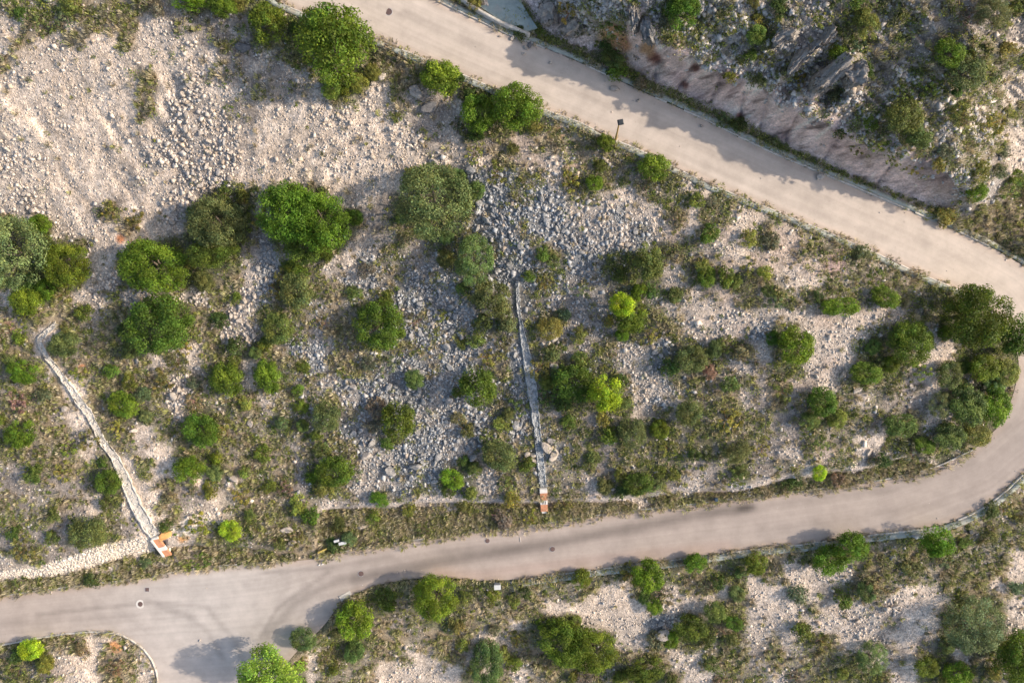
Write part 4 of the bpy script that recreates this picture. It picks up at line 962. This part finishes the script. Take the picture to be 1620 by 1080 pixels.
for x, y, r in pl_big:
    P_ = par(np.array([x]), np.array([y]))[0]
    ci = int(g.choice(6, p=[.30, .20, .15, .15, .12, .08] if P_[8] > .55 else [.26, .1, .08, .22, .14, .20]))
    nm, tint = COLS[ci]; hr = g.uniform(.6, .95); gx, gy, gz = base_of(x, y, r * M_PX * hr * .5); s = K * (CAM_Z - gz)
    me = SHRUBS[int(g.integers(4))] if ci in (1, 2) else SHRUBS_L[int(g.integers(4))] if g.random() < .6 else SHRUBS[int(g.integers(4))]
    o = link('shrub', me, None, world(gx, gy, gz) + np.array([0, 0, r * M_PX * hr * .5]), (0, 0, g.uniform(0, 6.28)), (r * s * g.uniform(.9, 1.3), r * s * g.uniform(.85, 1.1), r * M_PX * hr))
    j = g.uniform(.85, 1.18, 3); o.color = (tint[0] * j[0], tint[1] * j[1], tint[2] * j[2], 1)
    sz_ = 'tiny' if r < 9.5 else 'small' if r < 12 else 'medium' if r < 15 else 'large'
    lb = unique([f'{nm} shrub {where(x, y)}', f'{sz_} {nm} shrub {where(x, y)}', f'{sz_} {nm} shrub {where(x, y, 1)}', f'{sz_} {nm} shrub {where(x, y, 2)}', f'{sz_} {nm} shrub {where(x, y, 3)}'])
    tag(o, lb, 'shrub', 'wild shrubs on the stony slopes')

# ------------------------------------------------------------------ undergrowth and dry grass: countless small tufts
def tuft_mesh(pos, rad, hgt, col, nb, seed, blade):
    g = np.random.default_rng(seed); n = len(pos); m = n * nb
    a = g.uniform(0, 6.283, (n, nb)); q = np.sqrt(g.random((n, nb)))
    if blade:                                                     # grass: narrow blades leaning outwards
        b0 = np.stack([np.cos(a) * q * .35, np.sin(a) * q * .35, 0 * q], -1) * rad[:, None, None]
        b1 = np.stack([np.cos(a) * (.3 + q * .7), np.sin(a) * (.3 + q * .7), 0 * q], -1) * rad[:, None, None]; b1[..., 2] = hgt[:, None] * g.uniform(.4, 1, (n, nb))
        sd_ = np.stack([-np.sin(a), np.cos(a), 0 * a], -1) * (.026 + .024 * g.random((n, nb)))[..., None]
        V = np.stack([b0 - sd_, b0 + sd_, b1 + sd_ * .5, b1 - sd_ * .5], 2) + pos[:, None, None]
    else:                                                         # leafy: small quads over a dome
        z = np.sqrt(np.clip(1 - q * q, 0, 1)) * g.uniform(.35, 1.05, (n, nb))
        p = np.stack([np.cos(a) * q, np.sin(a) * q, z], -1) * np.stack([rad, rad, hgt], -1)[:, None]
        nr = np.stack([np.cos(a) * q, np.sin(a) * q, z + .2], -1) + g.normal(0, .6, (n, nb, 3)); nr /= np.linalg.norm(nr, axis=-1, keepdims=True)
        t = np.cross(nr, g.normal(size=(n, nb, 3))); t /= np.linalg.norm(t, axis=-1, keepdims=True); b = np.cross(nr, t)
        s = g.uniform(.04, .11, (n, nb))[..., None]
        V = np.stack([p - t * s, p - b * s * .7, p + t * s, p + b * s * .7], 2) + pos[:, None, None]
    C = np.repeat(np.clip(np.repeat(col, nb, 0) * g.uniform(.6, 1.4, (m, 1)), .01, .75), 4, 0)
    return V.reshape(-1, 3), np.arange(m * 4).reshape(-1, 4), C
g = np.random.default_rng(55); NC = 155000
px, py = g.uniform(-150, 1770, NC), g.uniform(-150, 1230, NC); Pp = par(px, py); cpm = NC / (1920 * 1380 * M_PX ** 2)
patch = np.clip(1 + 2.4 * fbm(px / 22, py / 22, 130, 3), .05, 2.2)
ok = (g.random(NC) < Pp[:, 7] * patch * 1.1 / cpm); px, py, Pp = px[ok], py[ok], Pp[ok]
ok = road_clear(px, py, 4) & chan_clear(px, py, 9); px, py, Pp = px[ok], py[ok], Pp[ok]
isg = g.random(len(px)) < Pp[:, 8] / (Pp[:, 8] + Pp[:, 9] + 1e-6)
PALG = np.array([(.205,.225,.055),(.145,.195,.042),(.29,.295,.065),(.19,.205,.085),(.115,.16,.035),(.25,.225,.11)]); PALT = np.array([(.45,.38,.245),(.37,.305,.19),(.49,.43,.29),(.31,.28,.205),(.35,.33,.165),(.31,.31,.11)])
vx, vy = g.uniform(-40, 1500, 20000), g.uniform(710, 950, 20000)
vm = (in_poly(vx, vy, VERGE_R) | in_poly(vx, vy, VERGE_L)) & (g.random(20000) < np.clip(.10 + 2.6 * fbm(vx / 26, vy / 14, 190, 3), 0, .8)) & (np.hypot(vx - 861, vy - 795) > 14)
FL = np.vstack([resample(FOOT[2:20], 1.6)] * 3); FL = FL + np.array([-.41, .91]) * g.uniform(-2, 13, (len(FL), 1)) + g.normal(0, 1.5, FL.shape); FL = FL[g.random(len(FL)) < np.clip(.55 + 1.5 * fbm(FL[:, 0] / 40, FL[:, 1] / 40, 230, 2), .1, 1)]; FL = FL[road_clear(FL[:, 0], FL[:, 1], 9)]
x_, y_ = np.r_[px[isg], vx[vm], FL[:, 0]], np.r_[py[isg], vy[vm], FL[:, 1]]; n_ = len(x_); col = PALG[g.integers(0, 6, n_)] * g.uniform(.8, 1.2, (n_, 1)); rad = np.clip(g.lognormal(-.9, .45, n_), .15, 1.0)
V, F, C = tuft_mesh(ground(x_, y_), rad, rad * g.uniform(.5, .9, n_), col, 32, 56, False)
tag(link('undergrowth', mk_mesh('undergrowth', V, F, M_CLUMP, {'leaf': ('FLOAT_COLOR', C)})), kind='stuff')
x_, y_ = px[~isg], py[~isg]
# weeds growing in the joints of the kerbs and gutters
for line, off, st in ((k_in_up, -1, 8), (k_in_up, 9, 6), (k_in_lo, 1, 5), (k_in_ll, -2, 6), (k_out_up, 1.5, 9), (k_out_lo, -1.5, 6), (k_out_lo, 12, 8), (OUTER_B[:12], -4, 8), (k_in_lo, -6, 6), (k_out_up, 14, 5), (OUTER_A[31:46], 2, 3), (OUTER_A[34:46], 5, 3), (OUTER_B[:12], 1, 4), (k_in_ll, 2, 5)):
    L = densify(line, st); T = np.gradient(L, axis=0); T /= np.hypot(T[:, 0], T[:, 1])[:, None]
    sgn = -1 if line[0] in OUTER_A else 1
    L = L + np.c_[-T[:, 1], T[:, 0]] * off * sgn + g.normal(0, 1.2, L.shape); kk = g.random(len(L)) < .6
    x_ = np.r_[x_, L[kk, 0]]; y_ = np.r_[y_, L[kk, 1]]
vx, vy = g.uniform(-40, 1500, 60000), g.uniform(710, 950, 60000)
vm = ((in_poly(vx, vy, VERGE_R) & (g.random(60000) < np.clip(.62 + 2.6 * fbm(vx / 30, vy / 12, 180, 3), .02, 1.))) | (in_poly(vx, vy, VERGE_L) & (g.random(60000) < .28))) & (g.random(60000) < .75) & (np.hypot(vx - 861, vy - 795) > 12); x_ = np.r_[x_, vx[vm]]; y_ = np.r_[y_, vy[vm]]
n_ = len(x_); col = PALT[g.integers(0, 6, n_)] * g.uniform(.8, 1.2, (n_, 1)); rad = np.clip(g.lognormal(-1.0, .35, n_), .16, .7)
V, F, C = tuft_mesh(ground(x_, y_), rad, rad * g.uniform(.8, 1.5, n_), col, 26, 57, True)
tag(link('dry_grass', mk_mesh('dry_grass', V, F, M_CLUMP, {'leaf': ('FLOAT_COLOR', C)})), kind='stuff')

# ------------------------------------------------------------------ drainage channels with brick chutes
def channel(name, pts, widths, lift, tone, label, stones, seed):
    g = np.random.default_rng(seed); L = densify(pts, 3.0); n = len(L)
    d0 = np.linspace(0, 1, len(widths)); wd = np.interp(np.linspace(0, 1, n), d0, widths)
    T = np.gradient(L, axis=0); T /= np.hypot(T[:, 0], T[:, 1])[:, None]; Nn = np.c_[-T[:, 1], T[:, 0]]
    zc = np.max([zf(L[:, 0] + Nn[:, 0] * w * wd, L[:, 1] + Nn[:, 1] * w * wd) for w in (-.5, 0, .5)], 0); zc = smooth(zc[:, None], 6)[:, 0]
    root = empty(name, world(L[n // 2, 0], L[n // 2, 1], zc[n // 2])); tag(root, label, 'drainage channel'); o0 = np.array(root.location)
    def prof(cols, nm):
        V = []; C = []
        for w_, dz in cols:
            jx = smooth(g.normal(0, 1.1, (n, 2)), 1); jz = g.normal(0, .06, n)
            V.append(world(L[:, 0] + Nn[:, 0] * w_ * wd + jx[:, 0], L[:, 1] + Nn[:, 1] * w_ * wd + jx[:, 1], zc + dz + jz)); C.append(np.array(tone)[None] * g.uniform(.78, 1.18, (n, 1)))
        m = len(cols); V = np.array(V) - o0; C = np.array(C)
        F = [(a * n + i, a * n + i + 1, (a + 1) * n + i + 1, (a + 1) * n + i) for a in range(m - 1) for i in range(n - 1)]
        return link(nm, mk_mesh(nm, V.reshape(-1, 3), F, M_CHAN, {'tint': ('FLOAT_COLOR', C.reshape(-1, 3))}), root)
    prof([(-.36, lift * .75), (-.12, lift * .6), (.12, lift * .6), (.36, lift * .75)], 'channel_bed')
    prof([(-.54, -.5), (-.50, lift), (-.36, lift), (-.35, lift * .3)], 'side_wall'); prof([(.35, lift * .3), (.36, lift), (.50, lift), (.54, -.5)], 'side_wall')
    m = stones; t = g.uniform(0, n - 1, m); i = t.astype(int); sgn = g.normal(0, .42, m); q = L[i] + Nn[i] * (sgn * wd[i])[:, None]
    pos = world(q[:, 0], q[:, 1], np.maximum(zf(q[:, 0], q[:, 1]), np.where(np.abs(sgn) < .5, zc[i] + lift * .65, -99)) + .02) - o0; V, F, C = rubble_mesh(pos, g.uniform(.05, .15, m), np.clip(np.array(tone) * g.uniform(.8, 1.25, (m, 1)), 0, .8), seed + 1)
    link('lining_stones', mk_mesh('lining_stones', V, F, M_RUBBLE, {'tint': ('FLOAT_COLOR', C)}), root)['kind'] = 'stuff'
    return root
channel('drainage_channel', CH_L, [8, 8, 8, 10, 13, 11, 12, 15, 18, 19, 18], .22, (.55, .50, .43), 'pale cream stone channel zigzagging down the left slope', 520, 91)
channel('drainage_channel', CH_R, [5, 5, 6, 11, 15, 16, 13, 11, 11, 12, 11], .16, (.35, .355, .345), 'grey rubble lined channel running down the middle slope', 700, 95)
def chute(p_top, p_bot, wpx, label, gate):
    z0 = float(zf(*p_top)) + .45; z1 = float(z_road(np.array([p_bot[0]]), np.array([p_bot[1]]))[0]) + .45
    A = Vector(world(*p_top, z0)); B = Vector(world(*p_bot, z1)); D = B - A; L = D.length; w_ = wpx * K * (CAM_Z - z1)
    root = empty('brick_chute', A); root.rotation_euler = D.to_track_quat('Y', 'Z').to_euler(); tag(root, label, 'chute')
    def slab(nm, y0, y1, ww, z, th, mat, x=0.): MB().box((x, (y0 + y1) / 2 * L, z), (ww, (y1 - y0) * L, th)).build(nm, mat, root, .02)
    slab('cap', 0, .18 if gate else .08, w_ * 1.02, .03, .34, M_WHITE); slab('brick_slab', .18 if gate else .08, .50, w_ * .96, 0, .28, M_BRICK)
    slab('weir', .50, .68, w_, .03, .32, M_WHITE); slab('brick_slab', .68, 1.0, w_ * .96, -.02, .28, M_BRICK)
    if gate:
        for sx in (-.2, .02, .22): slab('slot', .53, .66, .09, .16, .1, M_DARK, sx * w_)
        slab('outlet_lip', 1.0, 1.08, w_ * .7, -.02, .3, M_WHITE)
    else: slab('side_wall', .05, .95, .22, .08, .45, M_WHITE, w_ * .5 + .12)
    for sy in (.25, .85): slab('pier', sy - .06, sy + .06, w_ * .8, -.75, 1.2, M_WHITE)
chute((859.5,772), (861,808), 11.5, 'straight brick red and white chute at the foot of the middle channel', True)
chute((245,849), (267,878), 10, 'slanting orange brick chute with white side wall ending the left channel', False)
tag(link('clay_heap', BOULD[3], None, ground(262, 846, .1), (0, 0, .4), (1.0, .8, .35)), 'mound of orange clay beside the slanting brick chute', 'clay mound').data = BOULD[3].copy()
bpy.data.objects['clay_heap'].data.materials[0] = M_ORANGE

# stone facing of the bank on the left
g = np.random.default_rng(99); m = 2600
tt = g.uniform(0, 1, m); top = resample([(-20,904),(0,903),(60,896),(110,880),(160,862),(232,850)], 1.); foot = resample([(-20,918),(0,917),(80,911),(150,895),(200,881),(256,869)], 1.)
ti = top[(tt * (len(top) - 1)).astype(int)]; fi = foot[(tt * (len(foot) - 1)).astype(int)]; v = g.random(m)[:, None]; q = ti * v + fi * (1 - v)
V, F, C = rubble_mesh(ground(q[:, 0], q[:, 1], .02), g.uniform(.08, .22, m), np.clip(np.array([.66, .57, .47]) * g.uniform(.8, 1.2, (m, 1)), 0, .8), 100)
tag(link('stone_bank_wall', mk_mesh('stone_bank_wall', V, F, M_RUBBLE, {'tint': ('FLOAT_COLOR', C)})), 'pale rubble stone facing on the bank beside the lower road', 'stone wall')

# ------------------------------------------------------------------ street furniture
def manhole(x, y, r, label, ring=None, square=False):
    z = float(z_road(np.array([x]), np.array([y]))[0]); root = empty('manhole_cover', world(x, y, z)); s = 1.
    if square:
        z0 = .13 if y < 100 else 0.
        MB().box((0, 0, .012 + z0), (2 * r, 2 * r, .024)).build('frame', M_CABG, root); mb = MB().box((0, 0, .026 + z0), (1.7 * r, 1.7 * r, .02)); mb.build('lid', M_IRON, root)
    else:
        MB().tube((0, 0, -.05), (0, 0, .012), r * (1.75 if ring else 1.12), r * (1.75 if ring else 1.12), 32).build('frame', M_WHITE if ring else M_CABG, root)
        mb = MB().tube((0, 0, 0), (0, 0, .022), r, r, 32)
        for i in range(-2, 3): mb.box((0, i * r * .32, .026), (1.5 * r * math.sqrt(max(.1, 1 - (i * .32) ** 2)), .05, .012))
        mb.build('lid', M_IRON, root)
    tag(root, label, 'manhole')
manhole(615, 19, .38, 'round rusty manhole cover on the cream top road')
manhole(222, 955, .34, 'round iron manhole cover with a white ring at the road junction', True)
manhole(571, 907, .36, 'round brownish manhole cover near the road fork tree')
manhole(771, 855, .30, 'round dark manhole cover close to the inner kerb of the lower road')
manhole(874, 868, .33, 'round dark manhole cover in the middle of the lower road')
manhole(233, 932, .30, 'small square iron drain cover at the road junction', square=True)
manhole(611, 74, .28, 'small square brown cover in the pavement beside the largest tree', square=True)

def lamp(base, top, h, label):
    z = float(z_road(np.array([base[0]]), np.array([base[1]]))[0]) + .1; A = Vector(world(*base, z)); B = Vector(world(*top, z + h)) - A
    root = empty('street_lamp', A); tag(root, label, 'street lamp')
    MB().tube((0, 0, -.2), B, .13, .075, 12).build('pole', M_POLE, root)
    MB().tube((0, 0, -.15), (0, 0, .35), .2, .17, 12).build('base_sleeve', M_WHITE, root)
    mb = MB().box(B + Vector((.12, .05, .16)), (.62, .58, .22), R(10)); mb.box(B + Vector((.12, .05, .31)), (.5, .46, .08), R(10)); hd = mb.build('lamp_head', M_DARK, root, .03)
    MB().box(B + Vector((.12, .05, .04)), (.45, .4, .03), R(10)).build('lens', M_CABG, hd)
    MB().tube(B - Vector((0, 0, .3)), B + Vector((.1, .04, .1)), .06, .06, 8).build('bracket', M_POLE, root)
lamp((974, 223), (979.5, 195), 6.0, 'rusty yellow lamp post with a dark square head at the top road kerb')
def cabinet(x, y, w_, d_, h_, rz, label, open_top=False):
    z = float(zf(x, y)); gx, gy, gz = base_of(x, y, h_ * .9)
    root = empty('utility_cabinet', world(gx, gy, gz), R(rz)); tag(root, label, 'utility cabinet')
    MB().box((0, 0, h_ / 2), (w_, d_, h_)).build('body', M_CABG, root, .02)
    MB().box((0, 0, h_ + .04), (w_ * 1.1, d_ * 1.15, .08)).build('roof', M_CAB, root, .02)
    dr = MB().box((0, -d_ / 2 - .012, h_ * .5), (w_ * .86, .024, h_ * .8)).build('door', M_CAB, root)
    MB().box((w_ * .3, -d_ / 2 - .04, h_ * .55), (.03, .04, .16)).build('handle', M_DARK, dr)
cabinet(787, 928, .80, .55, 1.25, 3, 'white utility cabinet in the bushes below the lower road')
cabinet(532.5, 855, .62, .28, 1.0, 14, 'smaller white meter cabinet beside the lower road, left of two')
cabinet(542, 858.5, .90, .34, 1.1, 12, 'longer white meter cabinet beside the lower road, right of two')
cabinet(1455, 849, 1.15, .3, 1.0, 5, 'narrow white cabinet beside the long shadow tree')
cabinet(1133, 790, .36, .4, 1.0, 8, 'small dark blue post box on the inner kerb of the lower road')
o = bpy.data.objects['utility_cabinet.004']
for c_ in o.children: c_.data.materials[0] = M_BLUE
o.name = 'service_post'; o['category'] = 'service post'
cabinet(1536, 841, .42, .42, .5, 20, 'small black box in the scrub outside the bend')
o = bpy.data.objects['utility_cabinet.004']
for c_ in o.children: c_.data.materials[0] = M_DARK
def bar(name, p0, p1, r, dz, mat, label, cat):
    a_ = ground(*p0, dz); b2 = ground(*p1, dz); mb = MB().tube(Vector(a_) - Vector(a_), Vector(b2 - a_), r, r, 8); o = mb.build(name, mat); o.location = a_.tolist(); tag(o, label, cat)
bar('marker_post', (505, 872), (519, 865), .11, .55, M_YELL, 'fallen yellow marker post at the road edge', 'post')
bar('stick', (822.5, 849), (823.5, 856), .035, .16, M_WHITE, 'thin white stick lying on the lower road', 'stick')
for x, y, lab in ((505, 893, 'left scrap of white litter on the lower road'), (510, 892, 'right scrap of white litter on the lower road')):
    z = float(z_road(np.array([x]), np.array([y]))[0]); mb = MB().box((0, 0, .05), (.28, .18, .05), R(25)).box((.08, .04, .1), (.15, .14, .06), R(60), .5)
    o = mb.build('litter', M_WHITE); o.location = world(x, y, z).tolist(); tag(o, lab, 'litter')
z = float(z_road(np.array([540.]), np.array([943.]))[0]); o = MB().box((0, 0, .04), (1.7, .75, .08), R(28)).build('concrete_slab', M_KERB, None, .02); o.location = world(547, 942, z).tolist(); tag(o, 'pale concrete slab lying at the corner of the road fork', 'slab')
